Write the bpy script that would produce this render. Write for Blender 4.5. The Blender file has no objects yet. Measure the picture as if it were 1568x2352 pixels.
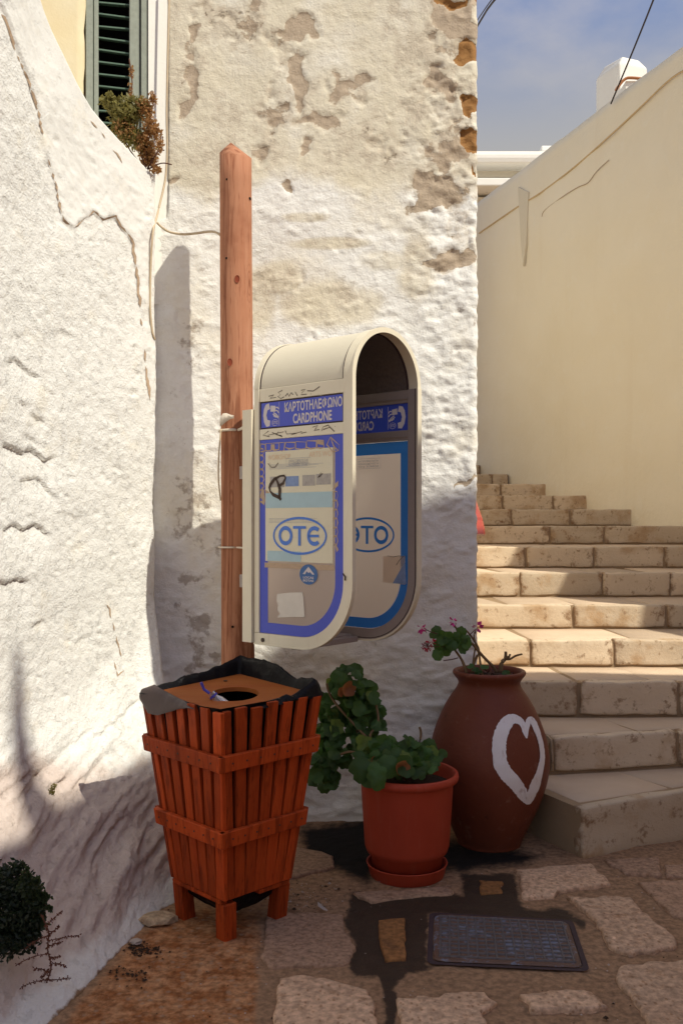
import bpy, bmesh, math, random
import numpy as np
from mathutils import Vector, Matrix, Euler

C = bpy.context.scene.collection
scn = bpy.context.scene
random.seed(7)
RNG = np.random.default_rng(11)

# ---------------------------------------------------------------- camera, world, sun, exposure
EYE, FOC, CX, HY = 1.5, 2150.0, 784.0, 1200.0      # eye height; focal length and horizon in photo units (1568 wide)
cam_d = bpy.data.cameras.new('camera')
cam = bpy.data.objects.new('camera', cam_d); C.objects.link(cam)
cam.location = (0, 0, EYE); cam.rotation_euler = (math.pi/2, 0, 0)
cam_d.sensor_fit = 'VERTICAL'; cam_d.sensor_height = 36.0; cam_d.lens = FOC/2352*36
cam_d.shift_y = 24/2352
cam_d.clip_start = 0.05; cam_d.clip_end = 2000
scn.camera = cam

SUN_A = math.radians(52.0); SUN_T = 1.10; SUN_EL = math.atan(SUN_T)
SUN_H = Vector((-math.sin(SUN_A), math.cos(SUN_A)))     # horizontal travel of the light
SUN_R = Vector((math.cos(SUN_A), math.sin(SUN_A)))
world = bpy.data.worlds.new('World'); scn.world = world; world.use_nodes = True
wn = world.node_tree; wn.nodes.clear()
def wnode(t): return wn.nodes.new(t)
w_out = wnode('ShaderNodeOutputWorld'); w_bg = wnode('ShaderNodeBackground'); w_bg.inputs['Strength'].default_value = 0.14
w_sky = wnode('ShaderNodeTexSky'); w_sky.sky_type = 'NISHITA'; w_sky.sun_disc = False
w_sky.sun_elevation = SUN_EL; w_sky.sun_rotation = math.atan2(-SUN_H.x, -SUN_H.y)
w_sky.altitude = 1200; w_sky.air_density = 0.45; w_sky.dust_density = 0.8; w_sky.ozone_density = 3.0
w_tc = wnode('ShaderNodeTexCoord'); w_map = wnode('ShaderNodeMapping'); w_map.inputs['Scale'].default_value = (1.6, 1.6, 3.2)
w_map.inputs['Location'].default_value = (0.35, 0.1, 0.2)
w_no = wnode('ShaderNodeTexNoise'); w_no.inputs['Scale'].default_value = 2.3; w_no.inputs['Detail'].default_value = 7; w_no.inputs['Roughness'].default_value = 0.55
w_rm = wnode('ShaderNodeMapRange'); w_rm.interpolation_type = 'SMOOTHSTEP'
w_rm.inputs['From Min'].default_value = 0.36; w_rm.inputs['From Max'].default_value = 0.66; w_rm.inputs['To Max'].default_value = 0.5
w_mix = wnode('ShaderNodeMix'); w_mix.data_type = 'RGBA'; w_mix.inputs[7].default_value = (2.4, 2.15, 1.95, 1)
wl = wn.links
wl.new(w_tc.outputs['Generated'], w_map.inputs['Vector']); wl.new(w_map.outputs['Vector'], w_no.inputs['Vector'])
wl.new(w_no.outputs['Fac'], w_rm.inputs['Value']); wl.new(w_rm.outputs['Result'], w_mix.inputs[0])
w_sep = wnode('ShaderNodeSeparateXYZ'); wl.new(w_tc.outputs['Generated'], w_sep.inputs[0])
w_hz = wnode('ShaderNodeMapRange'); w_hz.interpolation_type = 'SMOOTHSTEP'      # horizon haze, the same all round
for k_, v_ in (('From Min', 0.53), ('From Max', 0.33), ('To Min', 0.0), ('To Max', 0.85)): w_hz.inputs[k_].default_value = v_
wl.new(w_sep.outputs[2], w_hz.inputs['Value']); w_mh = wnode('ShaderNodeMix'); w_mh.data_type = 'RGBA'; w_mh.inputs[7].default_value = (1.6, 1.48, 1.2, 1)
wl.new(w_sky.outputs['Color'], w_mix.inputs[6]); wl.new(w_hz.outputs['Result'], w_mh.inputs[0]); wl.new(w_mix.outputs[2], w_mh.inputs[6]); wl.new(w_mh.outputs[2], w_bg.inputs['Color']); wl.new(w_bg.outputs['Background'], w_out.inputs['Surface'])

sun_d = bpy.data.lights.new('sun', 'SUN'); sun_d.energy = 2.15; sun_d.angle = math.radians(0.55); sun_d.color = (1.0, 0.945, 0.79)
sun = bpy.data.objects.new('sun', sun_d); C.objects.link(sun); sun.location = (6, -5, 12)
sun.rotation_euler = Vector((SUN_H.x, SUN_H.y, -SUN_T)).to_track_quat('-Z', 'Y').to_euler()

vs = scn.view_settings
vs.view_transform = 'Standard'; vs.look = 'None'; vs.gamma = 1.0; vs.use_curve_mapping = False
vs.exposure = 1.16
scn.render.engine = 'CYCLES'
scn.cycles.max_bounces = 8; scn.cycles.diffuse_bounces = 5

# ---------------------------------------------------------------- helpers
def P(x, y, d): return Vector(((x-CX)/FOC*d, d, EYE+(HY-y)/FOC*d))
def G(x, y, z=0.0):
    d = (EYE-z)*FOC/(y-HY); return Vector(((x-CX)/FOC*d, d, z))

def _h(ix, iy, iz, seed):
    n = (ix.astype(np.int64)*374761393 + iy.astype(np.int64)*668265263 + iz.astype(np.int64)*2147483647 + seed*974634541) & 0xffffffff
    n = ((n ^ (n >> 13))*1274126177) & 0xffffffff
    n = ((n ^ (n >> 16))*2246822519) & 0xffffffff
    return ((n ^ (n >> 15)) & 0xffffff)/float(0xffffff)
def vn(x, y, z=0.0, seed=0):
    x = np.asarray(x, float); y = np.asarray(y, float)+0*x; z = np.asarray(z, float)+0*x
    ix, iy, iz = np.floor(x), np.floor(y), np.floor(z)
    fx, fy, fz = x-ix, y-iy, z-iz
    fx, fy, fz = [f*f*f*(f*(f*6-15)+10) for f in (fx, fy, fz)]
    r = 0
    for dx in (0, 1):
        for dy in (0, 1):
            for dz in (0, 1):
                w = (fx if dx else 1-fx)*(fy if dy else 1-fy)*(fz if dz else 1-fz)
                r = r + w*_h(ix+dx, iy+dy, iz+dz, seed)
    return r*2-1
def fbm(x, y, z=0.0, oct=4, seed=0, gain=0.5):
    a, f, s, t = 1.0, 1.0, 0.0, 0.0
    for k in range(oct):
        s = s + a*vn(np.asarray(x)*f, np.asarray(y)*f, np.asarray(z)*f, seed+k*17); t += a; a *= gain; f *= 2.03
    return s/t*1.6
def sm(a, b, x):
    t = np.clip((x-a)/(b-a), 0, 1); return t*t*(3-2*t)

def tag(o, label=None, cat=None, group=None, kind=None):
    if label: o['label'] = label
    if cat: o['category'] = cat
    if group: o['group'] = group
    if kind: o['kind'] = kind
    return o
def empty(name, loc, label=None, cat=None, group=None, kind=None):
    o = bpy.data.objects.new(name, None); C.objects.link(o); o.location = loc; o.empty_display_size = 0.1
    return tag(o, label, cat, group, kind)
def world_origin(o):
    v = Vector((0, 0, 0))
    while o is not None:
        v = v + o.location; o = o.parent
    return v
def mk(name, verts, faces, mat, parent=None, smooth=False, attrs=None):
    """one mesh object; verts in world space, made local to the parent chain (parents are never rotated here)"""
    off = world_origin(parent)
    me = bpy.data.meshes.new(name)
    me.from_pydata([(v[0]-off.x, v[1]-off.y, v[2]-off.z) for v in verts], [], [tuple(f) for f in faces])
    if attrs:
        for k, a in attrs.items():
            at = me.attributes.new(k, 'FLOAT', 'POINT'); at.data.foreach_set('value', np.asarray(a, dtype=np.float32).ravel())
    me.materials.append(mat)
    if smooth: me.polygons.foreach_set('use_smooth', [True]*len(me.polygons))
    me.update()
    o = bpy.data.objects.new(name, me); C.objects.link(o)
    if parent is not None: o.parent = parent
    return o
def place(name, me, parent, mat4):
    o = bpy.data.objects.new(name, me); C.objects.link(o); o.parent = parent
    if parent is not None: mat4 = Matrix.Translation(-world_origin(parent)) @ mat4
    o.matrix_local = mat4
    return o
def rawmesh(name, verts, faces, mat, smooth=False):
    me = bpy.data.meshes.new(name); me.from_pydata([tuple(v) for v in verts], [], [tuple(f) for f in faces]); me.materials.append(mat)
    if smooth: me.polygons.foreach_set('use_smooth', [True]*len(me.polygons))
    me.update(); return me
def box_vf(x0, x1, y0, y1, z0, z1):
    v = [(x0,y0,z0),(x1,y0,z0),(x1,y1,z0),(x0,y1,z0),(x0,y0,z1),(x1,y0,z1),(x1,y1,z1),(x0,y1,z1)]
    f = [(3,2,1,0),(4,5,6,7),(0,1,5,4),(1,2,6,5),(2,3,7,6),(3,0,4,7)]
    return v, f
def hexa(pts):     # 8 points: bottom 4 ccw, top 4
    return list(pts), [(3,2,1,0),(4,5,6,7),(0,1,5,4),(1,2,6,5),(2,3,7,6),(3,0,4,7)]
def bevelled(verts, faces, w, seg=1, jitter=0.0, cuts=0):
    bm = bmesh.new()
    vv = [bm.verts.new(v) for v in verts]
    for f in faces: bm.faces.new([vv[i] for i in f])
    bm.normal_update()
    if w > 0:
        bmesh.ops.bevel(bm, geom=list(bm.edges), offset=w, segments=seg, affect='EDGES', profile=0.6)
    if cuts:
        bmesh.ops.subdivide_edges(bm, edges=[e for e in bm.edges if e.calc_length() > 0.05], cuts=cuts, use_grid_fill=True)
    if jitter:
        for v in bm.verts:
            c = v.co
            n = Vector((vn(c.x*17, c.y*17, c.z*17, 3), vn(c.x*17, c.y*17, c.z*17, 5), vn(c.x*17, c.y*17, c.z*17, 9)))
            v.co = c + n*jitter
    bm.verts.index_update()
    V = [v.co.copy() for v in bm.verts]; F = [[v.index for v in f.verts] for f in bm.faces]
    bm.free(); return V, F
def grid_faces(nu, nv, flip=False):
    f = []
    for j in range(nv-1):
        for i in range(nu-1):
            a = j*nu+i; q = (a, a+1, a+nu+1, a+nu)
            f.append(q[::-1] if flip else q)
    return f
def catmull(pts, n=8):
    pts = [Vector(p) for p in pts]; out = []
    for i in range(len(pts)-1):
        p0, p1, p2, p3 = pts[max(i-1, 0)], pts[i], pts[i+1], pts[min(i+2, len(pts)-1)]
        for k in range(n):
            t = k/n
            out.append(0.5*((2*p1)+(p2-p0)*t+(2*p0-5*p1+4*p2-p3)*t*t+(3*p1-p0-3*p2+p3)*t**3))
    out.append(pts[-1]); return out
def tube_vf(path, rad, sides=6, cap=True):
    path = [Vector(p) for p in path]; V, F = [], []
    up = Vector((0, 0, 1)); n = len(path)
    for i, p in enumerate(path):
        t = (path[min(i+1, n-1)]-path[max(i-1, 0)])
        t = t.normalized() if t.length > 1e-9 else Vector((0, 0, 1))
        a = up if abs(t.dot(up)) < 0.9 else Vector((1, 0, 0))
        s = t.cross(a).normalized(); u = s.cross(t).normalized()
        r = rad[i] if hasattr(rad, '__len__') else rad
        for k in range(sides):
            w = 2*math.pi*k/sides
            V.append(p+s*(math.cos(w)*r)+u*(math.sin(w)*r))
    for i in range(n-1):
        for k in range(sides):
            F.append((i*sides+k, i*sides+(k+1) % sides, (i+1)*sides+(k+1) % sides, (i+1)*sides+k))
    if cap:
        F.append(tuple(range(sides))[::-1]); F.append(tuple((n-1)*sides+k for k in range(sides)))
    return V, F
class MB:
    def __init__(s): s.v, s.f = [], []
    def add(s, vf):
        o = len(s.v); s.v += [Vector(v) for v in vf[0]]; s.f += [tuple(i+o for i in f) for f in vf[1]]; return s
    def build(s, name, mat, parent=None, smooth=False): return mk(name, s.v, s.f, mat, parent, smooth)
def lathe_vf(prof, cx, cy, seg=48, wob=0.0, seed=1):
    V, F = [], []
    for j, (r, z) in enumerate(prof):
        for k in range(seg):
            a = 2*math.pi*k/seg
            rr = r*(1+wob*float(vn(math.cos(a)*1.3, math.sin(a)*1.3, z*4, seed)))
            V.append((cx+rr*math.cos(a), cy+rr*math.sin(a), z))
    for j in range(len(prof)-1):
        for k in range(seg):
            F.append((j*seg+k, j*seg+(k+1) % seg, (j+1)*seg+(k+1) % seg, (j+1)*seg+k))
    return V, F

# ---------------------------------------------------------------- materials
class NT:
    def __init__(s, name, rough=0.8, spec=0.3):
        s.m = bpy.data.materials.new(name); s.m.use_nodes = True; s.t = s.m.node_tree
        s.b = s.t.nodes['Principled BSDF']; s.b.inputs['Roughness'].default_value = rough
        s.b.inputs['Specular IOR Level'].default_value = spec
    def n(s, typ): return s.t.nodes.new(typ)
    def lk(s, a, b): s.t.links.new(a, b)
    def sock(s, node, key, val):
        if val is None: return
        if hasattr(val, 'is_output') or isinstance(val, bpy.types.NodeSocket): s.lk(val, node.inputs[key])
        else: node.inputs[key].default_value = val
    def coord(s, scale=(1, 1, 1), kind='Object', rnd=0.0):
        tc = s.n('ShaderNodeTexCoord'); mp = s.n('ShaderNodeMapping'); mp.inputs['Scale'].default_value = scale
        s.lk(tc.outputs[kind], mp.inputs['Vector'])
        if rnd:
            oi = s.n('ShaderNodeObjectInfo'); mu = s.n('ShaderNodeMath'); mu.operation = 'MULTIPLY'; mu.inputs[1].default_value = rnd
            s.lk(oi.outputs['Random'], mu.inputs[0]); cb = s.n('ShaderNodeCombineXYZ')
            for k in range(3): s.lk(mu.outputs[0], cb.inputs[k])
            s.lk(cb.outputs[0], mp.inputs['Location'])
        return mp.outputs['Vector']
    def noise(s, vec, scale, detail=4, rough=0.55, dist=0.0):
        k = s.n('ShaderNodeTexNoise'); s.lk(vec, k.inputs['Vector']); k.inputs['Scale'].default_value = scale
        k.inputs['Detail'].default_value = detail; k.inputs['Roughness'].default_value = rough; k.inputs['Distortion'].default_value = dist
        return k.outputs['Fac']
    def vor(s, vec, scale, feat='F1', out='Distance'):
        k = s.n('ShaderNodeTexVoronoi'); k.feature = feat; s.lk(vec, k.inputs['Vector']); k.inputs['Scale'].default_value = scale
        return k.outputs[out]
    def attr(s, name):
        k = s.n('ShaderNodeAttribute'); k.attribute_name = name; return k.outputs['Fac']
    def rnd(s): return s.n('ShaderNodeObjectInfo').outputs['Random']
    def math(s, op, a, b=None, c=None):
        k = s.n('ShaderNodeMath'); k.operation = op
        s.sock(k, 0, a); s.sock(k, 1, b); s.sock(k, 2, c); return k.outputs[0]
    def rng(s, v, a, b, c=0.0, d=1.0):
        k = s.n('ShaderNodeMapRange'); k.interpolation_type = 'SMOOTHSTEP'; s.lk(v, k.inputs['Value'])
        for key, val in (('From Min', a), ('From Max', b), ('To Min', c), ('To Max', d)): k.inputs[key].default_value = val
        return k.outputs['Result']
    def mix(s, fac, a, b):
        k = s.n('ShaderNodeMix'); k.data_type = 'RGBA'
        s.sock(k, 0, fac)
        for i, v in ((6, a), (7, b)):
            if isinstance(v, tuple): k.inputs[i].default_value = (*v, 1) if len(v) == 3 else v
            else: s.lk(v, k.inputs[i])
        return k.outputs[2]
    def col(s, c):
        if isinstance(c, tuple): s.b.inputs['Base Color'].default_value = (*c, 1)
        else: s.lk(c, s.b.inputs['Base Color'])
    def bump(s, h, strength=0.5, dist=0.01, prev=None):
        k = s.n('ShaderNodeBump'); k.inputs['Strength'].default_value = strength; k.inputs['Distance'].default_value = dist
        s.lk(h, k.inputs['Height'])
        if prev is not None: s.lk(prev, k.inputs['Normal'])
        s.lk(k.outputs['Normal'], s.b.inputs['Normal']); return k.outputs['Normal']
    def hsv(s, c, v=1.0, sat=1.0):
        k = s.n('ShaderNodeHueSaturation'); s.sock(k, 'Value', v); s.sock(k, 'Saturation', sat); s.lk(c, k.inputs['Color']); return k.outputs['Color']
    def val(s, c, fac):       # multiply a colour by a scalar socket
        k = s.n('ShaderNodeVectorMath'); k.operation = 'SCALE'; s.lk(c, k.inputs[0]); s.sock(k, 'Scale', fac); return k.outputs[0]

def flat(name, c, rough=0.6, spec=0.3, var=0.12, scale=30):
    t = NT(name, rough, spec); v = t.coord(); n = t.noise(v, scale, 5, 0.6)
    dark = tuple(x*(1-var) for x in c); lite = tuple(min(1, x*(1+var)) for x in c)
    t.col(t.mix(n, dark, lite)); t.bump(n, 0.08, 0.002); return t.m

def translucent(m, c, amount):
    nt = m.node_tree; b = nt.nodes['Principled BSDF']; o = nt.nodes['Material Output']
    tr = nt.nodes.new('ShaderNodeBsdfTranslucent'); tr.inputs['Color'].default_value = (*c, 1); mx = nt.nodes.new('ShaderNodeMixShader'); mx.inputs[0].default_value = amount
    nt.links.new(b.outputs[0], mx.inputs[1]); nt.links.new(tr.outputs[0], mx.inputs[2]); nt.links.new(mx.outputs[0], o.inputs['Surface']); return m
M = {}
def m_house():
    t = NT('house_plaster', 0.9, 0.15); v = t.coord()
    n1 = t.noise(v, 5, 10, 0.72); n2 = t.noise(v, 42, 6, 0.62); n3 = t.noise(v, 120, 4, 0.6); nb = t.noise(v, 2.2, 5, 0.6); nd = t.noise(v, 13, 8, 0.7)
    peel = t.rng(t.math('ADD', t.attr('peel'), t.math('MULTIPLY', t.math('SUBTRACT', n1, 0.5), 1.5)), 0.49, 0.53)
    soft = t.rng(t.math('ADD', t.attr('peel'), t.math('MULTIPLY', t.math('SUBTRACT', nd, 0.5), 1.9)), 0.2, 0.75)
    stone = t.rng(t.math('ADD', t.attr('stone'), t.math('MULTIPLY', t.math('SUBTRACT', n1, 0.5), 1.5)), 0.48, 0.54)
    age = t.rng(t.math('ADD', t.attr('age'), t.math('MULTIPLY', t.math('SUBTRACT', nb, 0.5), 1.6)), 0.2, 0.9)
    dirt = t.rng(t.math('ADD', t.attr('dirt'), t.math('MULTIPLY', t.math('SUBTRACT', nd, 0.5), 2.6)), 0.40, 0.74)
    white = t.mix(n2, (0.78, 0.77, 0.735), (0.85, 0.845, 0.82))
    white = t.mix(t.rng(nb, 0.48, 0.72, 0, 0.5), white, (0.74, 0.66, 0.49))
    cream = t.mix(t.noise(v, 5, 7, 0.66), (0.61, 0.54, 0.40), (0.775, 0.735, 0.63))
    c = t.mix(age, white, cream)
    mot = t.math('MULTIPLY', t.rng(n1, 0.47, 0.60), t.math('ADD', t.math('MULTIPLY', age, 0.62), 0.10))
    c = t.mix(mot, c, t.mix(n2, (0.47, 0.395, 0.30), (0.60, 0.525, 0.42)))
    c = t.mix(t.rng(n2, 0.66, 0.74, 0, 0.55), c, (0.42, 0.34, 0.25))
    c = t.mix(t.math('MULTIPLY', soft, 0.7), c, t.mix(n2, (0.44, 0.36, 0.265), (0.60, 0.515, 0.41)))
    c = t.mix(peel, c, t.mix(n2, (0.385, 0.305, 0.225), (0.52, 0.425, 0.325)))
    c = t.mix(stone, c, t.mix(n2, (0.235, 0.105, 0.033), (0.40, 0.22, 0.085)))
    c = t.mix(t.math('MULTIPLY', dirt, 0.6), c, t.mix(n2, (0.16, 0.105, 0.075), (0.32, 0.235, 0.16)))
    t.col(c)
    b = t.bump(t.math('ADD', n2, t.math('MULTIPLY', n3, 0.55)), 0.45, 0.011)
    b = t.bump(t.rng(n1, 0.55, 0.62, 1, 0), 0.35, 0.005, b)
    b = t.bump(t.math('MULTIPLY', t.math('ADD', peel, stone), -1.0), 0.6, 0.005, b)
    return t.m
M['house'] = m_house()
def m_white():
    t = NT('whitewash', 0.9, 0.15); v = t.coord()
    n1 = t.noise(v, 6, 8, 0.65); n2 = t.noise(v, 34, 6, 0.62); n3 = t.noise(v, 110, 3, 0.6)
    white = t.mix(n2, (0.68, 0.67, 0.64), (0.76, 0.757, 0.735))
    white = t.mix(t.rng(n1, 0.55, 0.75, 0, 0.35), white, (0.74, 0.66, 0.50))
    pit = t.rng(t.math('ADD', t.attr('pit'), t.math('MULTIPLY', t.math('SUBTRACT', n2, 0.5), 1.1)), 0.55, 0.85)
    c = t.mix(pit, white, (0.47, 0.385, 0.29))
    rock = t.rng(t.math('ADD', t.attr('rock'), t.math('MULTIPLY', t.math('SUBTRACT', n1, 0.5), 1.2)), 0.3, 0.9)
    c = t.mix(t.math('MULTIPLY', rock, 0.85), c, t.mix(n2, (0.43, 0.335, 0.29), (0.60, 0.50, 0.45)))
    c = t.mix(t.rng(t.math('ADD', t.attr('soil'), t.math('MULTIPLY', t.math('SUBTRACT', n1, 0.5), 1.4)), 0.42, 0.62), c, t.mix(n2, (0.20, 0.12, 0.065), (0.34, 0.21, 0.115)))
    t.col(c)
    rg = t.attr('rough')
    b = t.bump(t.math('MULTIPLY', rg, t.math('ADD', n2, t.math('MULTIPLY', n3, 0.5))), 0.7, 0.012)
    t.bump(t.math('MULTIPLY', rg, t.rng(t.noise(v, 21, 9, 0.75), 0.56, 0.64, 1, 0)), 0.5, 0.006, b)
    return t.m
M['white'] = m_white()
def m_simple_plaster(name, a, b, sc=9, bumpd=0.006, stain=None):
    t = NT(name, 0.9, 0.15); v = t.coord(); n1 = t.noise(v, sc, 7, 0.62); n2 = t.noise(v, 60, 5, 0.6); n0 = t.noise(v, 0.9, 4, 0.55)
    c = t.mix(n1, a, b)
    if stain: c = t.mix(t.rng(n0, 0.45, 0.72, 0, 0.6), c, stain)
    t.col(c); t.bump(t.math('ADD', n1, t.math('MULTIPLY', n2, 0.35)), 0.35, bumpd); return t.m
M['cream'] = m_simple_plaster('cream_limewash', (0.72, 0.60, 0.36), (0.80, 0.73, 0.54), 7, 0.008, (0.68, 0.52, 0.27))
def m_rwall():
    t = NT('cream_wall_paint', 0.9, 0.15); v = t.coord(); n1 = t.noise(v, 1.3, 6, 0.6); n2 = t.noise(v, 30, 6, 0.65); n3 = t.noise(v, 7, 6, 0.6); st = t.noise(t.coord((1, 1, 0.12)), 3.2, 6, 0.65)
    c = t.mix(n1, (0.80, 0.725, 0.575), (0.86, 0.80, 0.67)); c = t.mix(t.rng(st, 0.52, 0.78, 0, 0.22), c, (0.72, 0.62, 0.46)); c = t.mix(t.rng(n3, 0.58, 0.68, 0, 0.4), c, (0.84, 0.79, 0.68))
    c = t.mix(t.rng(n2, 0.68, 0.76, 0, 0.35), c, (0.58, 0.47, 0.33)); t.col(c)
    b = t.bump(n2, 0.28, 0.008); t.bump(t.math('ADD', n3, t.math('MULTIPLY', n1, 1.5)), 0.35, 0.02, b); return t.m
M['rwall'] = m_rwall()
M['lime'] = m_simple_plaster('fresh_limewash', (0.80, 0.78, 0.72), (0.86, 0.84, 0.79), 8, 0.006)
M['lime_warm'] = m_simple_plaster('warm_limewash', (0.66, 0.60, 0.48), (0.74, 0.68, 0.56), 8, 0.006)
M['shade_house'] = m_simple_plaster('shading_house_plaster', (0.66, 0.48, 0.36), (0.72, 0.54, 0.42), 4, 0.01)
def m_stone(name, a, b, stain, lines=True, pits=0.0, spots=None, wet=False):
    t = NT(name, 0.85, 0.25); v = t.coord(rnd=37.0); n1 = t.noise(v, 5, 7, 0.62); n2 = t.noise(v, 45, 5, 0.65); n4 = t.noise(v, 15, 8, 0.7)
    c = t.mix(n1, a, b)
    c = t.val(c, t.math('ADD', 0.82, t.math('MULTIPLY', t.rnd(), 0.36)))
    g = t.coord(kind='Generated'); sx = t.n('ShaderNodeSeparateXYZ'); t.lk(g, sx.inputs[0])
    edge = t.math('MULTIPLY', t.math('ABSOLUTE', t.math('SUBTRACT', sx.outputs[0], 0.5)), 2.0)
    if lines:
        e = t.rng(t.math('ADD', edge, t.math('MULTIPLY', t.math('SUBTRACT', n4, 0.5), 0.95)), 0.84, 1.06, 0, 0.75)
        c = t.mix(e, c, stain)
        c = t.mix(t.rng(t.noise(v, 3.4, 5, 0.6), 0.50, 0.66, 0, 0.65), c, t.mix(n4, (0.30, 0.155, 0.06), (0.47, 0.30, 0.15)))
        c = t.mix(t.rng(t.math('ADD', n4, t.math('MULTIPLY', n2, 0.5)), 0.80, 0.95, 0, 0.7), c, stain)
    if pits:
        pv = t.coord((1.0, 0.6, 1), rnd=37.0)
        sp = t.rng(t.math('ADD', t.vor(pv, 52), t.math('MULTIPLY', t.math('SUBTRACT', n4, 0.5), 0.9)), 0.10, 0.30, 1, 0)
        c = t.mix(t.math('MULTIPLY', sp, pits), c, spots)
        c = t.mix(t.rng(n4, 0.54, 0.66, 0, 0.6), c, spots); c = t.mix(t.rng(n4, 0.42, 0.30, 0, 0.5), c, tuple(min(1, x*1.35) for x in b)); c = t.val(c, t.rng(n2, 0.25, 0.75, 0.62, 1.38))
    t.col(c)
    h = t.math('ADD', n2, t.math('MULTIPLY', n1, 0.6))
    nb = t.bump(h, 0.45, 0.008)
    if lines:
        wv = t.n('ShaderNodeTexWave'); wv.wave_type = 'BANDS'; wv.bands_direction = 'Z'; t.lk(t.coord(), wv.inputs['Vector'])
        wv.inputs['Scale'].default_value = 46; wv.inputs['Distortion'].default_value = 2.5; wv.inputs['Detail'].default_value = 3; wv.inputs['Detail Scale'].default_value = 2.0
        t.bump(wv.outputs['Fac'], 0.16, 0.005, nb)
    return t.m
M['step'] = m_stone('step_limestone', (0.52, 0.405, 0.28), (0.65, 0.535, 0.40), (0.21, 0.115, 0.055))
M['tread'] = m_stone('tread_limestone', (0.52, 0.385, 0.27), (0.63, 0.50, 0.37), (0.20, 0.115, 0.06), lines=False)
M['mortar'] = m_simple_plaster('stair_mortar', (0.27, 0.185, 0.11), (0.36, 0.26, 0.165), 12, 0.01)
M['paver'] = m_stone('paving_limestone', (0.43, 0.265, 0.165), (0.57, 0.395, 0.27), (0.2, 0.1, 0.05), lines=False, pits=0.65, spots=(0.25, 0.125, 0.055))
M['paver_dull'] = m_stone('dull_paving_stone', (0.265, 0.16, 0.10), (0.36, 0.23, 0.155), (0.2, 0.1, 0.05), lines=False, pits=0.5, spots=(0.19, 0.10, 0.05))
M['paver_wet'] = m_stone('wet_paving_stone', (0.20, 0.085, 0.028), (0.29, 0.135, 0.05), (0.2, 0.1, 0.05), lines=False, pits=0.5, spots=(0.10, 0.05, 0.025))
def m_ground():
    t = NT('ground_cement', 0.9, 0.2); v = t.coord(); n1 = t.noise(v, 4, 7, 0.62); n2 = t.noise(v, 40, 6, 0.65); n4 = t.noise(v, 14, 8, 0.7)
    c = t.mix(n1, (0.245, 0.14, 0.078), (0.33, 0.205, 0.122)); c = t.val(c, t.rng(n2, 0.25, 0.75, 0.6, 1.4))
    o = t.rng(t.math('ADD', t.attr('ochre'), t.math('MULTIPLY', t.math('SUBTRACT', n1, 0.5), 0.9)), 0.35, 0.75)
    och = t.mix(t.rng(n4, .35, .65), (0.23, 0.082, 0.026), (0.42, 0.215, 0.105)); och = t.val(och, t.rng(n2, 0.25, 0.75, 0.55, 1.45))
    och = t.mix(t.rng(t.vor(v, 26), 0.12, 0.3, 0.5, 0.0), och, (0.31, 0.22, 0.155))
    c = t.mix(o, c, och)
    c = t.mix(t.rng(n4, 0.60, 0.72, 0, 0.6), c, (0.12, 0.07, 0.04))
    w = t.rng(t.math('ADD', t.attr('wet'), t.math('MULTIPLY', t.math('SUBTRACT', n4, 0.5), 0.75)), 0.40, 0.62)
    c = t.mix(w, c, t.mix(n1, (0.036, 0.022, 0.014), (0.062, 0.038, 0.025)))
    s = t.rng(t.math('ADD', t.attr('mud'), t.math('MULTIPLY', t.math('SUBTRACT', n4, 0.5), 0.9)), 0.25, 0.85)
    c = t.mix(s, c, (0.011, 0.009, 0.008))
    t.col(c); t.lk(t.rng(w, 0, 1, 0.9, 0.62), t.b.inputs['Roughness'])
    t.bump(t.math('ADD', n2, t.math('MULTIPLY', n4, 0.8)), 0.5, 0.008); return t.m
M['ground'] = m_ground()
def m_wood(name, a, b, dark, scale=1.0, rough=0.6, knots=False, spec=0.12, axis=(1, 1, 0.07)):
    t = NT(name, rough, spec); v = t.coord(tuple(x*scale for x in axis), rnd=53.0); n = t.noise(v, 38, 6, 0.6, 0.6); n2 = t.noise(v, 110, 4, 0.6, 0.3); n3 = t.noise(t.coord(rnd=53.0), 4, 5, 0.6)
    c = t.mix(n, a, b); c = t.mix(t.rng(n2, 0.56, 0.72, 0, 0.65), c, dark)
    c = t.mix(t.rng(n3, 0.5, 0.8, 0, 0.45), c, dark)
    c = t.val(c, t.math('ADD', 0.66, t.math('MULTIPLY', t.rnd(), 0.62)))
    if knots:
        kv = t.coord((1, 1, 0.30)); d = t.vor(kv, 7.5); c = t.mix(t.rng(d, 0.03, 0.14, 0.75, 0.0), c, (0.16, 0.045, 0.02))
        rg = t.math('SINE', t.math('MULTIPLY', d, 95.0)); c = t.mix(t.math('MULTIPLY', t.rng(d, 0.05, 0.33, 0.5, 0.0), t.rng(rg, 0.2, 1.0)), c, dark)
    c = t.mix(t.rng(t.noise(t.coord(tuple(x*scale for x in axis), rnd=91.0), 16, 5, 0.65, 1.2), 0.50, 0.62, 0, 0.55), c, dark)
    t.col(c); t.bump(t.math('ADD', n, n2), 0.45, 0.004); return t.m
M['bin'] = m_wood('stained_pine', (0.30, 0.034, 0.008), (0.47, 0.082, 0.016), (0.09, 0.013, 0.004))
M['lid'] = m_wood('stained_plywood', (0.43, 0.125, 0.028), (0.52, 0.165, 0.042), (0.32, 0.08, 0.02), axis=(0.1, 1, 1))
M['pole'] = m_wood('weathered_pole_wood', (0.27, 0.10, 0.050), (0.41, 0.215, 0.135), (0.14, 0.036, 0.017), 0.9, 0.8, True, 0.1)
M['rail_red'] = flat('red_gloss_paint', (0.40, 0.075, 0.05), 0.25, 0.5)
t = NT('terracotta_plastic', 0.5, 0.2); v = t.coord(); n = t.noise(v, 9, 7, 0.65); st = t.noise(t.coord((1, 1, 0.09)), 26, 5, 0.65); n2 = t.noise(v, 70, 4, 0.7)
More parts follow.
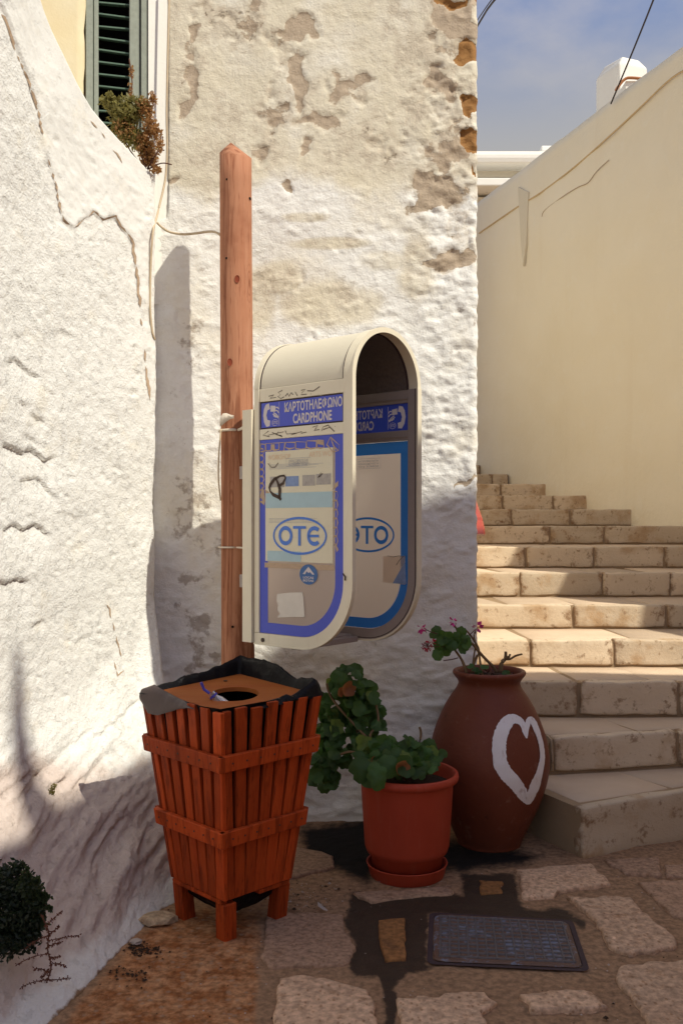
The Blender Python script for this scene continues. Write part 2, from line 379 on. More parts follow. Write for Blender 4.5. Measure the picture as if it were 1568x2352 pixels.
c = t.mix(n, (0.36, 0.047, 0.022), (0.46, 0.068, 0.033)); c = t.mix(t.rng(st, 0.52, 0.76, 0, 0.30), c, (0.44, 0.15, 0.10)); c = t.mix(t.rng(n2, 0.66, 0.74, 0, 0.35), c, (0.16, 0.05, 0.03)); t.col(c); t.bump(n2, 0.08, 0.002); M['pot'] = t.m
M['soil'] = flat('dry_soil', (0.05, 0.032, 0.022), 0.95, 0.1, 0.5, 60)
def m_jar():
    t = NT('old_clay', 0.5, 0.22); v = t.coord(); n1 = t.noise(v, 4, 7, 0.6); n2 = t.noise(v, 40, 5, 0.6); n4 = t.noise(v, 12, 8, 0.72)
    c = t.mix(n1, (0.125, 0.033, 0.018), (0.20, 0.056, 0.03)); c = t.mix(t.rng(n4, 0.57, 0.72, 0, 0.42), c, (0.33, 0.19, 0.145))
    c = t.mix(t.rng(n4, 0.28, 0.40, 0.7, 0), c, (0.07, 0.025, 0.016)); t.col(c); t.bump(t.math('ADD', n2, n1), 0.25, 0.006); return t.m
M['jar'] = m_jar()
t = NT('white_brush_paint', 0.6, 0.3); v = t.coord((1, 1, 0.35)); n = t.noise(v, 38, 5, 0.65, 0.8); n2 = t.noise(t.coord(), 9, 6, 0.7)
t.col(t.mix(t.rng(t.math('ADD', n, t.math('MULTIPLY', n2, 0.5)), 0.80, 0.98, 0, 0.5), t.mix(n, (0.72, 0.68, 0.70), (0.84, 0.81, 0.82)), (0.34, 0.19, 0.15))); t.bump(n, 0.3, 0.003); M['heart'] = t.m
def m_leaf(name, a, b):
    t = NT(name, 0.5, 0.4); v = t.coord(); n = t.noise(v, 45, 4, 0.6)
    c = t.mix(n, a, b); c = t.val(c, t.math('ADD', 0.65, t.math('MULTIPLY', t.rnd(), 0.7))); t.col(c)
    t.bump(n, 0.3, 0.004); return translucent(t.m, tuple(x*1.6 for x in b), 0.35)
M['leaf'] = m_leaf('geranium_leaf', (0.028, 0.078, 0.016), (0.08, 0.16, 0.034))
M['leaf_young'] = m_leaf('young_leaf', (0.12, 0.19, 0.035), (0.18, 0.24, 0.05))
M['leaf_dry'] = m_leaf('dry_leaf', (0.25, 0.085, 0.03), (0.33, 0.13, 0.05))
M['stem'] = flat('geranium_stem', (0.20, 0.125, 0.065), 0.8, 0.2, 0.3, 50)
M['stem_dark'] = flat('dark_twig', (0.11, 0.05, 0.035), 0.85, 0.2, 0.3, 50)
M['pink'] = flat('pink_petal', (0.75, 0.08, 0.36), 0.6, 0.2, 0.2, 60)
M['red'] = flat('red_petal', (0.52, 0.03, 0.07), 0.6, 0.2, 0.25, 60)
M['bush_dark'] = m_leaf('dark_shrub_leaf', (0.008, 0.016, 0.008), (0.022, 0.036, 0.018))
M['ledge_green'] = m_leaf('ledge_leaf_green', (0.14, 0.135, 0.03), (0.29, 0.255, 0.085))
M['ledge_red'] = m_leaf('ledge_leaf_rust', (0.24, 0.105, 0.035), (0.36, 0.20, 0.075))
M['crack'] = flat('crack_and_edge_shade', (0.42, 0.31, 0.22), 0.95, 0.1, 0.35, 60)  # cracks, with the thin shade of plaster edges put into the colour
def m_cream():
    t = NT('cream_painted_metal', 0.45, 0.4); v = t.coord(); n = t.noise(v, 8, 6, 0.65); st = t.noise(t.coord((1, 1, 0.1)), 30, 5, 0.7); n2 = t.noise(v, 55, 5, 0.7)
    c = t.mix(n, (0.70, 0.635, 0.49), (0.77, 0.71, 0.565)); c = t.mix(t.rng(st, 0.55, 0.78, 0, 0.45), c, (0.48, 0.37, 0.25)); c = t.mix(t.rng(n2, 0.67, 0.74, 0, 0.6), c, (0.30, 0.20, 0.13)); t.col(c); t.bump(n2, 0.1, 0.002); return t.m
M['cream_metal'] = m_cream()
def m_roof():
    t = NT('weathered_hood_paint', 0.55, 0.35); v = t.coord(); n = t.noise(v, 3.5, 6, 0.6); n2 = t.noise(v, 70, 4, 0.7)
    c = t.mix(n, (0.62, 0.57, 0.45), (0.69, 0.64, 0.515)); c = t.mix(t.rng(n2, 0.62, 0.75, 0, 0.35), c, (0.36, 0.28, 0.2)); t.col(c); t.bump(n2, 0.1, 0.002); return t.m
M['hood'] = m_roof()
M['grey_metal'] = flat('dull_aluminium', (0.33, 0.28, 0.26), 0.5, 0.5, 0.10, 25)
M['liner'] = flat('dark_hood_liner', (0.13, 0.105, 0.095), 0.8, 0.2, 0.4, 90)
M['seal'] = flat('dark_rubber_seal', (0.05, 0.03, 0.035), 0.7, 0.3, 0.2, 40)
M['panel'] = translucent(flat('cloudy_acrylic', (0.66, 0.55, 0.47), 0.38, 0.3, 0.12, 5), (0.88, 0.78, 0.68), 0.6)
M['blue'] = flat('blue_print', (0.060, 0.085, 0.52), 0.4, 0.4, 0.10, 8)
M['blue_far'] = translucent(flat('sunlit_blue_print', (0.045, 0.20, 0.70), 0.4, 0.3, 0.12, 6), (0.06, 0.32, 0.92), 0.55)  # far side's copy of the blue, lightened to carry the sunlight on it
M['blue_logo'] = flat('logo_blue', (0.07, 0.19, 0.62), 0.45, 0.4, 0.08, 10)
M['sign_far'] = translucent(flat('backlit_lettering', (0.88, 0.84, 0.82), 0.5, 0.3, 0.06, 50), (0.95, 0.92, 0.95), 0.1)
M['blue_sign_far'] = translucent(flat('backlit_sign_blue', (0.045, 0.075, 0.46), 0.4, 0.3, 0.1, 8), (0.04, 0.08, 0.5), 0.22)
M['sign_white'] = flat('grey_white_lettering', (0.60, 0.55, 0.56), 0.5, 0.3, 0.12, 50)
def m_poster():
    t = NT('faded_poster', 0.7, 0.25); v = t.coord(); n = t.noise(v, 6, 6, 0.6); n2 = t.noise(t.coord((1, 1, 14)), 25, 3, 0.5)
    c = t.mix(n, (0.66, 0.60, 0.44), (0.745, 0.70, 0.555)); c = t.mix(t.rng(n2, 0.55, 0.75, 0, 0.25), c, (0.50, 0.50, 0.44)); t.col(c); return t.m
M['poster'] = m_poster()
M['pale_blue'] = flat('faded_blue_band', (0.40, 0.545, 0.60), 0.7, 0.25, 0.10, 20)
M['photo_blue'] = flat('faded_photo_blue', (0.22, 0.30, 0.50), 0.7, 0.25, 0.35, 45)
M['photo_grey'] = flat('faded_photo_grey', (0.40, 0.37, 0.34), 0.7, 0.25, 0.35, 45)
M['orange_print'] = flat('faded_orange_print', (0.70, 0.50, 0.33), 0.7, 0.2)
M['notice'] = flat('grey_notice_print', (0.36, 0.37, 0.42), 0.7, 0.2)
M['ink'] = flat('marker_ink', (0.06, 0.035, 0.025), 0.6, 0.3)
M['tape'] = flat('dried_glue', (0.47, 0.35, 0.25), 0.8, 0.2, 0.2, 60)
M['paper'] = flat('torn_white_paper', (0.66, 0.62, 0.56), 0.85, 0.2, 0.10, 30)
M['sticker'] = flat('sticker_blue', (0.05, 0.13, 0.33), 0.5, 0.3)
M['shutter'] = flat('pale_green_paint', (0.29, 0.315, 0.265), 0.75, 0.25, 0.25, 40)
M['shutter_dark'] = flat('dark_green_paint', (0.10, 0.16, 0.12), 0.7, 0.3, 0.3, 40)
M['black'] = flat('dark_interior', (0.008, 0.008, 0.008), 0.9, 0.1)
M['cable'] = flat('painted_cable', (0.52, 0.41, 0.28), 0.6, 0.3, 0.2, 40)
M['wire'] = flat('black_wire', (0.04, 0.03, 0.03), 0.6, 0.3)
M['strap'] = flat('white_strap', (0.66, 0.58, 0.48), 0.6, 0.3)
def m_bag():
    t = NT('black_plastic_film', 0.3, 0.10); v = t.coord(); n = t.noise(v, 22, 5, 0.6); t.col(t.mix(n, (0.006, 0.005, 0.006), (0.013, 0.012, 0.013))); t.bump(n, 0.5, 0.012)
    return t.m
M['bag'] = m_bag()
M['bag_grey'] = flat('stretched_grey_film', (0.085, 0.062, 0.060), 0.4, 0.2, 0.2, 12)
def m_cover():
    t = NT('painted_iron', 0.6, 0.5); v = t.coord(); n = t.noise(v, 9, 7, 0.7); n2 = t.noise(v, 60, 4, 0.7)
    k = t.rng(t.math('ADD', n, t.math('MULTIPLY', t.math('SUBTRACT', n2, 0.5), 0.6)), 0.50, 0.63)
    t.col(t.mix(k, t.mix(n2, (0.085, 0.042, 0.026), (0.15, 0.08, 0.055)), t.mix(n2, (0.09, 0.11, 0.19), (0.20, 0.22, 0.28)))); t.bump(n2, 0.3, 0.003); return t.m
M['cover'] = m_cover()
M['tile'] = flat('terracotta_tile', (0.36, 0.155, 0.07), 0.85, 0.2)
M['pebble'] = flat('pale_pebble', (0.40, 0.34, 0.30), 0.85, 0.2, 0.25, 40)
M['litter'] = flat('dark_litter', (0.05, 0.032, 0.022), 0.9, 0.1, 0.4, 40)
t = NT('clear_plastic', 0.12, 0.5); t.b.inputs['Transmission Weight'].default_value = 0.85; t.col((0.75, 0.72, 0.74)); M['clear'] = t.m
M['bare_iron'] = flat('worn_bare_iron', (0.12, 0.105, 0.11), 0.55, 0.4, 0.4, 60)
M['cap'] = flat('blue_plastic', (0.06, 0.055, 0.42), 0.4, 0.4)
M['flatstone'] = m_stone('loose_flat_stone', (0.33, 0.235, 0.15), (0.42, 0.32, 0.215), (0.2, 0.1, 0.05), lines=False, pits=0.4, spots=(0.22, 0.11, 0.05))

# ================================================================ SETTING
def proj(V):
    V = np.asarray(V, float); d = np.maximum(V[:, 1], 0.05)
    return CX+V[:, 0]/d*FOC, HY-(V[:, 2]-EYE)/d*FOC
def poly_sd(px, py, poly):
    """signed distance to a polygon, positive inside"""
    poly = np.asarray(poly, float); n = len(poly); best = np.full(px.shape, 1e9); ins = np.zeros(px.shape, bool)
    for i in range(n):
        a, b = poly[i], poly[(i+1) % n]; e = b-a
        wx, wy = px-a[0], py-a[1]
        t = np.clip((wx*e[0]+wy*e[1])/max(e @ e, 1e-9), 0, 1)
        best = np.minimum(best, np.hypot(wx-t*e[0], wy-t*e[1]))
        c = ((a[1] <= py) & (b[1] > py)) | ((b[1] <= py) & (a[1] > py))
        with np.errstate(divide='ignore', invalid='ignore'):
            xi = a[0]+(py-a[1])/(b[1]-a[1])*e[0]
        ins ^= c & (px < xi)
    return np.where(ins, best, -best)
def ray_line(x, y, O, f):
    """where the sight line through photo point (x, y) meets the upright plane through O along f: distance along f, depth, height"""
    a = (x-CX)/FOC; u = (a*O[1]-O[0])/(f[0]-a*f[1]); d = O[1]+f[1]*u
    return u, d, EYE+(HY-y)/FOC*d

# ---- ground: one sheet, fine where it is seen
def axis(a, b, step, lo, hi):
    mid = list(np.arange(a, b+1e-6, step)); left, right = [], []
    s = step; x = a
    while x > lo: s *= 1.6; x -= s; left.append(max(x, lo))
    s = step; x = b
    while x < hi: s *= 1.6; x += s; right.append(min(x, hi))
    return np.array(left[::-1]+mid+right)
gx = axis(-1.2, 2.3, 0.015, -300, 300); gy = axis(2.5, 4.9, 0.015, -300, 400)
GX, GY = np.meshgrid(gx, gy); GXr, GYr = GX.ravel(), GY.ravel()
gz = fbm(GXr*3, GYr*3, 0, 4, 5)*0.005+fbm(GXr*22, GYr*22, 0, 3, 8)*0.0028
near = (np.abs(GXr) < 6) & (GYr > 0) & (GYr < 8); gz = np.where(near, gz, 0)-0.002
gpx, gpy = proj(np.stack([GXr, GYr, gz], 1))
vis = (GYr > 2.2) & (GYr < 5.2)
WET = [(800,2075),(812,2045),(880,2050),(1000,2040),(1062,2055),(1058,2010),(1180,2005),(1192,2070),(1210,2090),(1290,2085),(1345,2115),(1340,2140),(1318,2120),
       (985,2100),(978,2215),(1000,2225),(930,2240),(902,2265),(915,2300),(905,2352),(905,2400),(878,2400),(885,2330),(880,2290),(870,2250),(800,2232),(815,2170),(790,2120)]
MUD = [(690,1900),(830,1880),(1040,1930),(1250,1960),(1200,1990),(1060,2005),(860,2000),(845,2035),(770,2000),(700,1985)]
OCH = [(300,2160),(380,2105),(480,2080),(600,2100),(590,2352),(590,2450),(100,2450),(180,2300)]
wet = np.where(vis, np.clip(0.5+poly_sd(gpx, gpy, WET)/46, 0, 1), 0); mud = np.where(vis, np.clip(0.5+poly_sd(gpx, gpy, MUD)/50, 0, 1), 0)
och = np.where(vis, np.clip(0.45+poly_sd(gpx, gpy, OCH)/60, 0, 1), 0.0)
ground = mk('ground', np.stack([GXr, GYr, gz], 1), grid_faces(len(gx), len(gy)), M['ground'], None, True, {'wet': wet, 'mud': mud, 'ochre': och})
tag(ground, 'cement paved lane with pale stones and a dark wet stain', None, None, 'structure')

def paver(poly, mat, h=0.012, jit=0.010, world_pts=False, seed=0):
    h *= 1.4
    pts = [Vector((p[0], p[1], 0)) for p in poly] if world_pts else [G(*p) for p in poly]
    n = len(pts); out = []
    for i in range(n):
        a, b = pts[i], pts[(i+1) % n]; k = max(2, int((b-a).length/0.022))
        for q in range(k): out.append(a.lerp(b, q/k))
    cen = sum(out, Vector())/len(out); m = len(out); V = []
    for ring, (ins, z) in enumerate(((0.0, -0.012), (0.0, h*0.45), (0.006, h*0.9), (0.016, h))):
        for i, p in enumerate(out):
            d = (cen-p).normalized()
            q = p+d*(ins+jit*(float(fbm(p.x*24, p.y*24, seed, 3, 31))+0.2))
            V.append((q.x, q.y, z+0.0022*float(vn(q.x*30, q.y*30, seed, 7))*(ring > 1)))
    F = []
    for r in range(3):
        for i in range(m): F.append((r*m+i, r*m+(i+1) % m, (r+1)*m+(i+1) % m, (r+1)*m+i))
    V.append((cen.x, cen.y, h)); c = len(V)-1
    for i in range(m): F.append((3*m+i, 3*m+(i+1) % m, c))
    return mk('paving_stone', V, F, mat, ground, True)
def za(l): return [(564.5+.32*x, 1913+.32*y) for x, y in l]
def zb(l): return [(1066+.32*x, 1913+.32*y) for x, y in l]
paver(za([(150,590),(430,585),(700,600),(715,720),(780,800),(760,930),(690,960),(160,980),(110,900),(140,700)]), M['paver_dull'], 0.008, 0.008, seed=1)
paver(za([(240,1070),(400,1050),(560,1065),(760,1115),(890,1150),(930,1250),(935,1480),(200,1480),(215,1250)]), M['paver'], seed=2)
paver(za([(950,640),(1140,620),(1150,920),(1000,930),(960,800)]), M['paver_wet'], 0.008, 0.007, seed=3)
paver(za([(1080,1215),(1330,1200),(1570,1160),(1720,1170),(1790,1240),(1720,1310),(1730,1480),(1110,1480)]), M['paver'], 0.011, 0.016, seed=4)
paver(zb([(370,290),(640,255),(910,245),(1070,390),(820,410),(670,440),(640,475),(420,485),(400,370)]), M['paver'], seed=5)
paver(zb([(750,485),(900,490),(1040,475),(1190,480),(1290,590),(1420,690),(1540,800),(1520,850),(1180,885),(1030,840),(930,640)]), M['paver'], 0.012, 0.013, seed=6)
paver(zb([(370,1190),(600,1150),(800,1155),(930,1165),(1040,1275),(920,1300),(640,1305),(480,1290)]), M['paver'], 0.011, 0.016, seed=7)
paver(zb([(1120,985),(1350,950),(1700,930),(1900,1500),(1400,1500),(1230,1250),(1090,1100)]), M['paver'], 0.012, 0.014, seed=8)
paver(zb([(1240,370),(1400,360),(1700,350),(1720,640),(1480,600),(1330,450)]), M['paver_dull'], 0.010, 0.012, seed=9)
paver(zb([(1000,210),(1400,190),(1410,320),(1150,310)]), M['paver_dull'], 0.010, 0.008, seed=10)
paver(zb([(1430,250),(1700,225),(1700,330),(1440,335)]), M['paver_dull'], 0.010, 0.010, seed=11)
paver(za([(340,112),(480,135),(630,180),(650,260),(480,300),(300,345),(300,220)]), M['paver_dull'], 0.010, 0.010, seed=12)
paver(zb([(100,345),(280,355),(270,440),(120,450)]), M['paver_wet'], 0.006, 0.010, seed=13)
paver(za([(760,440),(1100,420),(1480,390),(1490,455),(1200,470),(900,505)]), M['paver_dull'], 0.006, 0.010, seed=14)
for i in range(26):                                   # the same paving goes on nearer than the frame and to its right
    x = -0.7+(i % 7)*0.52+random.uniform(-.06, .06); y = 1.15+(i//7)*0.40+random.uniform(-.05, .05)
    if y > 2.25 and x < 1.5: continue
    if i > 20: x, y = 1.75+(i-21)*0.42, 3.0
    a = random.uniform(-.2, .2); w, h_ = random.uniform(.16, .22), random.uniform(.12, .16)
    q = []
    for k in range(7):
        th = 2*math.pi*k/7+a; q.append((x+w*math.cos(th)*random.uniform(.85, 1.1), y+h_*math.sin(th)*random.uniform(.85, 1.1)))
    paver(q, M['paver'] if i % 2 else M['paver_dull'], 0.011, 0.012, True, seed=20+i)

# ---- weathered house: front wall with a ragged right-hand corner
HD = 4.72; HX = 0.686
us = list(np.arange(-0.945, HX-0.02, 0.0105)); ncol = len(us)
zs = np.concatenate([np.arange(-0.06, 4.25, 0.0105), np.arange(4.3, 6.3, 0.25)])
U, Z = np.meshgrid(np.array(us+[HX-0.012, HX-0.004, HX, HX+0.001, HX+0.002, HX+0.002]), zs)
ext = np.zeros_like(U); ext[:, ncol+1] = 0.003; ext[:, ncol+2] = 0.014; ext[:, ncol+3] = 0.04; ext[:, ncol+4] = 0.12; ext[:, ncol+5] = 0.45
Ur, Zr, Er = U.ravel(), Z.ravel(), ext.ravel()
wpx = CX+Ur/HD*FOC; wpy = HY-(Zr-EYE)/HD*FOC
def ell(lst, px, py):
    r = np.zeros(px.shape)
    for x, y, rx, ry, a in lst:
        d = np.sqrt(((px-x)/rx)**2+((py-y)/ry)**2); r = np.maximum(r, a*sm(1.25, 0.45, d))
    return r
wq, hq = wpx+26*fbm(wpx/42, wpy/42, 0, 4, 101), wpy+26*fbm(wpx/42, wpy/42, 5, 4, 102)
peel = 1.28*ell([(445,68,24,36,.62),(432,105,34,50,.42),(440,205,30,62,.62),(695,66,48,36,.72),(682,195,34,66,.66),(800,212,60,36,.52),(718,280,95,30,.5),(682,345,17,20,.7),
            (664,421,21,15,.75),(640,120,40,70,.40),(1040,60,70,80,.55),(1010,190,60,70,.5),(1030,330,70,80,.5),(1010,440,95,50,.55),(1030,600,62,46,.5),(960,470,50,30,.4),
            (1060,520,40,60,.42),(880,330,60,60,.3),(600,360,30,30,.4),(470,20,60,20,.3),(560,60,60,60,.36),(620,250,40,60,.35),(403,428,14,12,.66),(690,650,20,14,.4),(740,770,30,16,.3),(1075,1100,18,8,.6)], wq, hq)
stone = ell([(1035,4,36,16,.95),(1075,118,46,30,.85),(1082,243,34,36,.98),(1086,318,30,36,.85),(1100,400,8,18,.8),(1090,10,16,14,.7)], wpx+.6*(wq-wpx), wpy+.6*(hq-wpy))
age = np.clip(sm(490, 385, wpy-0.09*np.maximum(wpx-860, 0)-12*np.sin(wpx/60))*0.8 + ell([(760,700,150,70,.8),(640,640,70,50,.75),(590,690,60,100,.7),(760,560,110,18,.85),(700,500,70,16,.8),(960,620,60,90,.6),(880,600,90,30,.6)], wpx, wpy), 0, 1)
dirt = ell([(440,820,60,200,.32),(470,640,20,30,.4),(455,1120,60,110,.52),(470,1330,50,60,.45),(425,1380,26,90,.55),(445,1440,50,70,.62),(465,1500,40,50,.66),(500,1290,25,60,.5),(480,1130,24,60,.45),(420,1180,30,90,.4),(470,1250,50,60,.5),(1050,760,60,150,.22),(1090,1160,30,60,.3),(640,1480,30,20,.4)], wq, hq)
rough_r = sm(880, 1010, wpx)*sm(60, 200, wpy)*sm(1260, 1120, wpy)
low = sm(1350, 1600, wpy)
disp = fbm(Ur*1.3, Zr*1.1, 0, 3, 1)*0.012+fbm(Ur*5, Zr*7, 0, 4, 2)*0.0022*(0.4+sm(400, 560, wpy))+fbm(Ur*34, Zr*42, 0, 3, 3)*0.0016
fk = fbm(Ur*8+.35*fbm(Ur*20, Zr*20, 3, 3, 71), Zr*13, 0, 5, 4, .62); fk2 = fbm(Ur*15, Zr*22, 4, 4, 72, .6)
disp += rough_r*(sm(-.05, .05, fk)*0.0045+sm(.22, .30, fk2)*0.0035-sm(-.22, -.32, fk2)*0.0040+fbm(Ur*45, Zr*60, 0, 3, 6)*0.0016)
lit_z = sm(330, 520, wpy)*(1-low)*(1-rough_r)
disp += lit_z*(sm(.10, .18, fk2*sm(-.1, .3, fk))*0.004)
disp += low*(fbm(Ur*3.2, Zr*8, 0, 4, 12)*0.013+np.abs(fbm(Ur*9, Zr*24, 0, 3, 13))*0.009)
disp -= 0.007*sm(0.35, 0.6, peel+0.35*fbm(Ur*20, Zr*20, 0, 4, 21))+0.012*sm(0.45, 0.6, stone)
disp += sm(1780, 2000, wpy)*0.04
edge = 0.004*fbm(Zr*6, Zr*0, 3, 5, 15, .65)+0.0035*fbm(Zr*33, Zr*0, 5, 3, 16)
tcor = sm(HX-0.10, HX-0.004, Ur)
Xw = Ur+edge*tcor-np.where(Er > 0, 0, 0); Yw = HD-disp*(1-0.7*(Er > 0.01))+Er+0.012*sm(HX-.03, HX, Ur)+0.10*(Ur < -.876)*sm(3.02, 3.12, Zr)
house = empty('weathered_house', (0, 5.6, 0), 'old whitewashed house wall with peeling plaster and bare stone at its right corner', 'house')
hw = mk('front_wall', np.stack([Xw, Yw, Zr], 1), grid_faces(U.shape[1], U.shape[0]), M['house'], house, True, {'peel': peel, 'stone': stone, 'age': age, 'dirt': dirt})
HPX, HPY = proj(np.stack([Xw, Yw, Zr], 1)); HW = np.stack([Xw, Yw, Zr], 1)
v, f = box_vf(-6.0, HX-0.012, HD+0.42, 13.0, 0, 6.25); mk('side_wall', v, f, M['lime_warm'], house)
v, f = box_vf(-6.1, HX+0.05, HD-0.06, 13.05, 6.25, 6.45); mk('roof', v, f, M['lime'], house)
def on_house(x, y, off=0.004):
    i = np.argmin((HPX-x)**2+(HPY-y)**2+1e6*(Er > 0)); return Vector(HW[i])+Vector((0, -off, 0))
def ribbon3(pts, widths, where, name, mat, parent, jit=0.5, seg=3):
    """thin broken strip lying on a rough surface (cracks with painted edge shade, glue lines)"""
    path = []
    for a, b in zip(pts[:-1], pts[1:]):
        n = max(1, int(math.hypot(b[0]-a[0], b[1]-a[1])/9))
        for k in range(n): path.append((a[0]+(b[0]-a[0])*k/n+random.uniform(-.7, .7), a[1]+(b[1]-a[1])*k/n))
    path.append(pts[-1]); V, F = [], []
    for i, p in enumerate(path):
        q = path[min(i+1, len(path)-1)]; r = path[max(i-1, 0)]
        t = Vector((q[0]-r[0], q[1]-r[1])).normalized(); w = widths*max(.18, .75+1.3*jit*float(fbm(i*.16, widths*3.1, len(pts), 3, 55)))*(0.25 if i in (0, len(path)-1) else 1)
        for s in (-1, 1): V.append(where(p[0]-t.y*w*s, p[1]+t.x*w*s))
        if i: F.append((2*i-2, 2*i-1, 2*i+1, 2*i))
    return mk(name, V, F, mat, parent)

# ---- left: whitewashed wall that flares into a rocky foot
W_ = [(-620, -1.47, 2.10, -1.16, 1.55, 4.6), (-300, -1.42, 2.80, -1.02, 2.20, 4.4), (-100, -1.35, 3.22, -.93, 2.55, 4.2), (0, -1.276, 3.50, -.88, 2.76, 4.02), (60, -1.23, 3.68, -.83, 2.98, 3.76), (90, -1.205, 3.76, -.81, 3.08, 3.60),
      (150, -1.145, 3.92, -.78, 3.25, 3.45), (200, -1.098, 4.05, -.75, 3.37, 3.34), (250, -1.038, 4.18, -.715, 3.47, 3.29), (310, -.958, 4.36, -.66, 3.66, 3.225), (345, -.905, 4.46, -.57, 3.92, 3.19), (357, -.888, 4.50, -.50, 4.15, 3.18)]
WA = np.array(W_, float); sarc = np.concatenate([[0], np.cumsum(np.hypot(np.diff(WA[:, 1]), np.diff(WA[:, 2])))])
sfine = np.arange(0, sarc[-1], 0.0105)
def si(k): return np.interp(sfine, sarc, WA[:, k])
wX, wD, bX, bD, zT, pxs = si(1), si(2), si(3), si(4), si(5), si(0)
def smooth1(a, n=9):
    k = np.ones(n)/n; return np.convolve(np.pad(a, n//2, mode='edge'), k, 'valid')
wX, wD, bX, bD, zT = [smooth1(a, 15) for a in (wX, wD, bX, bD, zT)]
zfoot = np.interp(pxs, [-600, 150, 310, 357], [0.80, 0.80, 0.95, 1.25])
nrow = 392; rows = np.linspace(0, 1, nrow)
LS, LR = np.meshgrid(np.arange(len(sfine)), rows); LS = LS.ravel(); LR = LR.ravel()
lz = LR*zT[LS]-0.03
g = np.clip(1-np.maximum(lz, 0)/zfoot[LS], 0, 1)**1.75
lX = wX[LS]+(bX[LS]-wX[LS])*g; lD = wD[LS]+(bD[LS]-wD[LS])*g
tx = np.gradient(wX)[LS]; ty = np.gradient(wD)[LS]; tl = np.hypot(tx, ty); nx, ny = ty/tl, -tx/tl          # faces the lane
lpx = CX+lX/lD*FOC; lpy = HY-(lz-EYE)/lD*FOC
rock = sm(1620, 1830, lpy-0.12*np.maximum(lpx-150, 0))*sm(0.0, .12, lz)
ss = sfine[LS]
strata = fbm(ss*1.4+lz*.8, lz*10-ss*3.2, 1.3, 5, 42, .6)
ld = fbm(ss*1.6, lz*1.5, 0, 3, 40)*0.016+fbm(ss*8, lz*9, 0, 5, 41, .6)*0.0028+fbm(ss*36, lz*40, 0, 3, 43)*0.0020
ld += rock*(strata*0.030+fbm(ss*5+lz*2, lz*26-ss*8, .7, 4, 46)*0.007-0.010*sm(.12, .32, fbm(ss*3, lz*13-ss*4, 2.2, 4, 48)))
flakes = [([(28,832),(46,826),(60,836),(76,858),(92,862)], 13, 30), ([(18,1020),(42,1032),(62,1036),(84,1034),(110,1056),(128,1046)], 15, 45), ([(60,1100),(82,1102),(92,1098),(112,1112),(128,1138)], 12, 30),
          ([(14,1212),(36,1208),(66,1214),(88,1206),(116,1224)], 15, 30), ([(-40,1336),(0,1336),(30,1334),(62,1330)], 15, 40), ([(76,1440),(90,1430),(106,1428)], 10, 20),
          ([(52,920),(70,930)], 9, 20), ([(84,958),(104,968)], 10, 22), ([(-20,870),(6,882)], 10, 20), ([(66,1000),(90,1016)], 8, 18), ([(110,890),(130,902)], 7, 22), ([(150,1180),(190,1186)], 5, 24), ([(40,770),(64,766)], 6, 26),
          ([(56,660),(90,668)], 6, 26), ([(140,760),(170,768)], 6, 26), ([(180,1470),(210,1455)], 7, 16),
          ([(40,1790),(80,1775),(100,1782)], 14, 16), ([(96,1810),(140,1796),(168,1795)], 12, 14), ([(120,1850),(160,1822)], 10, 14), ([(210,1700),(260,1660),(330,1600)], 12, 12), ([(150,1725),(210,1670)], 9, 12)]
pit = np.zeros(lpx.shape)
for pl, dep, ln in flakes:
    xs = [p[0] for p in pl]; yl = np.interp(lpx, xs, [p[1] for p in pl])+4.5*fbm(lpx/13.0, lpx*0, 2, 3, 51)
    dy = lpy-yl; ends = sm(xs[0]-12, xs[0]+6, lpx)*sm(xs[-1]+12, xs[-1]-6, lpx)
    on = ends*sm(-2.0, 2.5, dy)*np.exp(-np.maximum(dy, 0)/ln)
    ld -= on*dep/1000*1.15; pit = np.maximum(pit, on*0.9*np.exp(-np.maximum(dy, 0)/9)*(dep/15))
for k in range(230):                                   # small chips and pock marks
    cx, cy, r = RNG.uniform(-60, 345), RNG.uniform(250, 1750), RNG.uniform(1.4, 5.0)
    m = sm(1.3, 0.5, np.hypot((lpx-cx)/(r*1.7), (lpy-cy)/r)); ld -= m*0.005; pit = np.maximum(pit, m*0.55)
CR = [(-40,-70),(0,22),(18,60),(30,100),(55,160),(66,180),(72,205),(90,255),(98,310),(105,345),(118,385),(130,430),(140,480),(146,505),(170,523),(178,520),(183,510),(205,497),(215,484),(237,505),(265,495),(280,520),(305,550),(310,590),(318,650),(325,740),(335,830),(345,920)]
cd = np.full(lpx.shape, 1e9); side = np.zeros(lpx.shape)
for a, b in zip(CR[:-1], CR[1:]):
    e = np.array([b[0]-a[0], b[1]-a[1]], float); wx, wy = lpx-a[0], lpy-a[1]; tt = np.clip((wx*e[0]+wy*e[1])/(e @ e), 0, 1)
    d = np.hypot(wx-tt*e[0], wy-tt*e[1]); s = np.sign(wx*e[1]-wy*e[0]); m = d < cd; cd = np.where(m, d, cd); side = np.where(m, s, side)
ld += np.where(side > 0, 0.007*sm(0, 3.5, cd)*np.exp(-cd/60), -0.004*sm(0, 3, cd)*np.exp(-cd/40))*sm(940, 860, lpy)
smooth_zone = sm(-25, 30, poly_sd(lpx, lpy, CR[1:]+[(352, 950), (352, 380), (200, 200), (80, -80)]))
rough = 1-0.72*smooth_zone
damp = sm(1-0.02, 1-0.05, LR)*0.7+0.3
lX2 = lX+nx*ld*damp; lD2 = lD+ny*ld*damp; lz2 = lz+np.maximum(ld, -0.01)*0.35*g
soil = sm(0.03, -0.012, lz2)*0.7
LW = np.stack([lX2, lD2, lz2], 1); ncl = len(sfine)
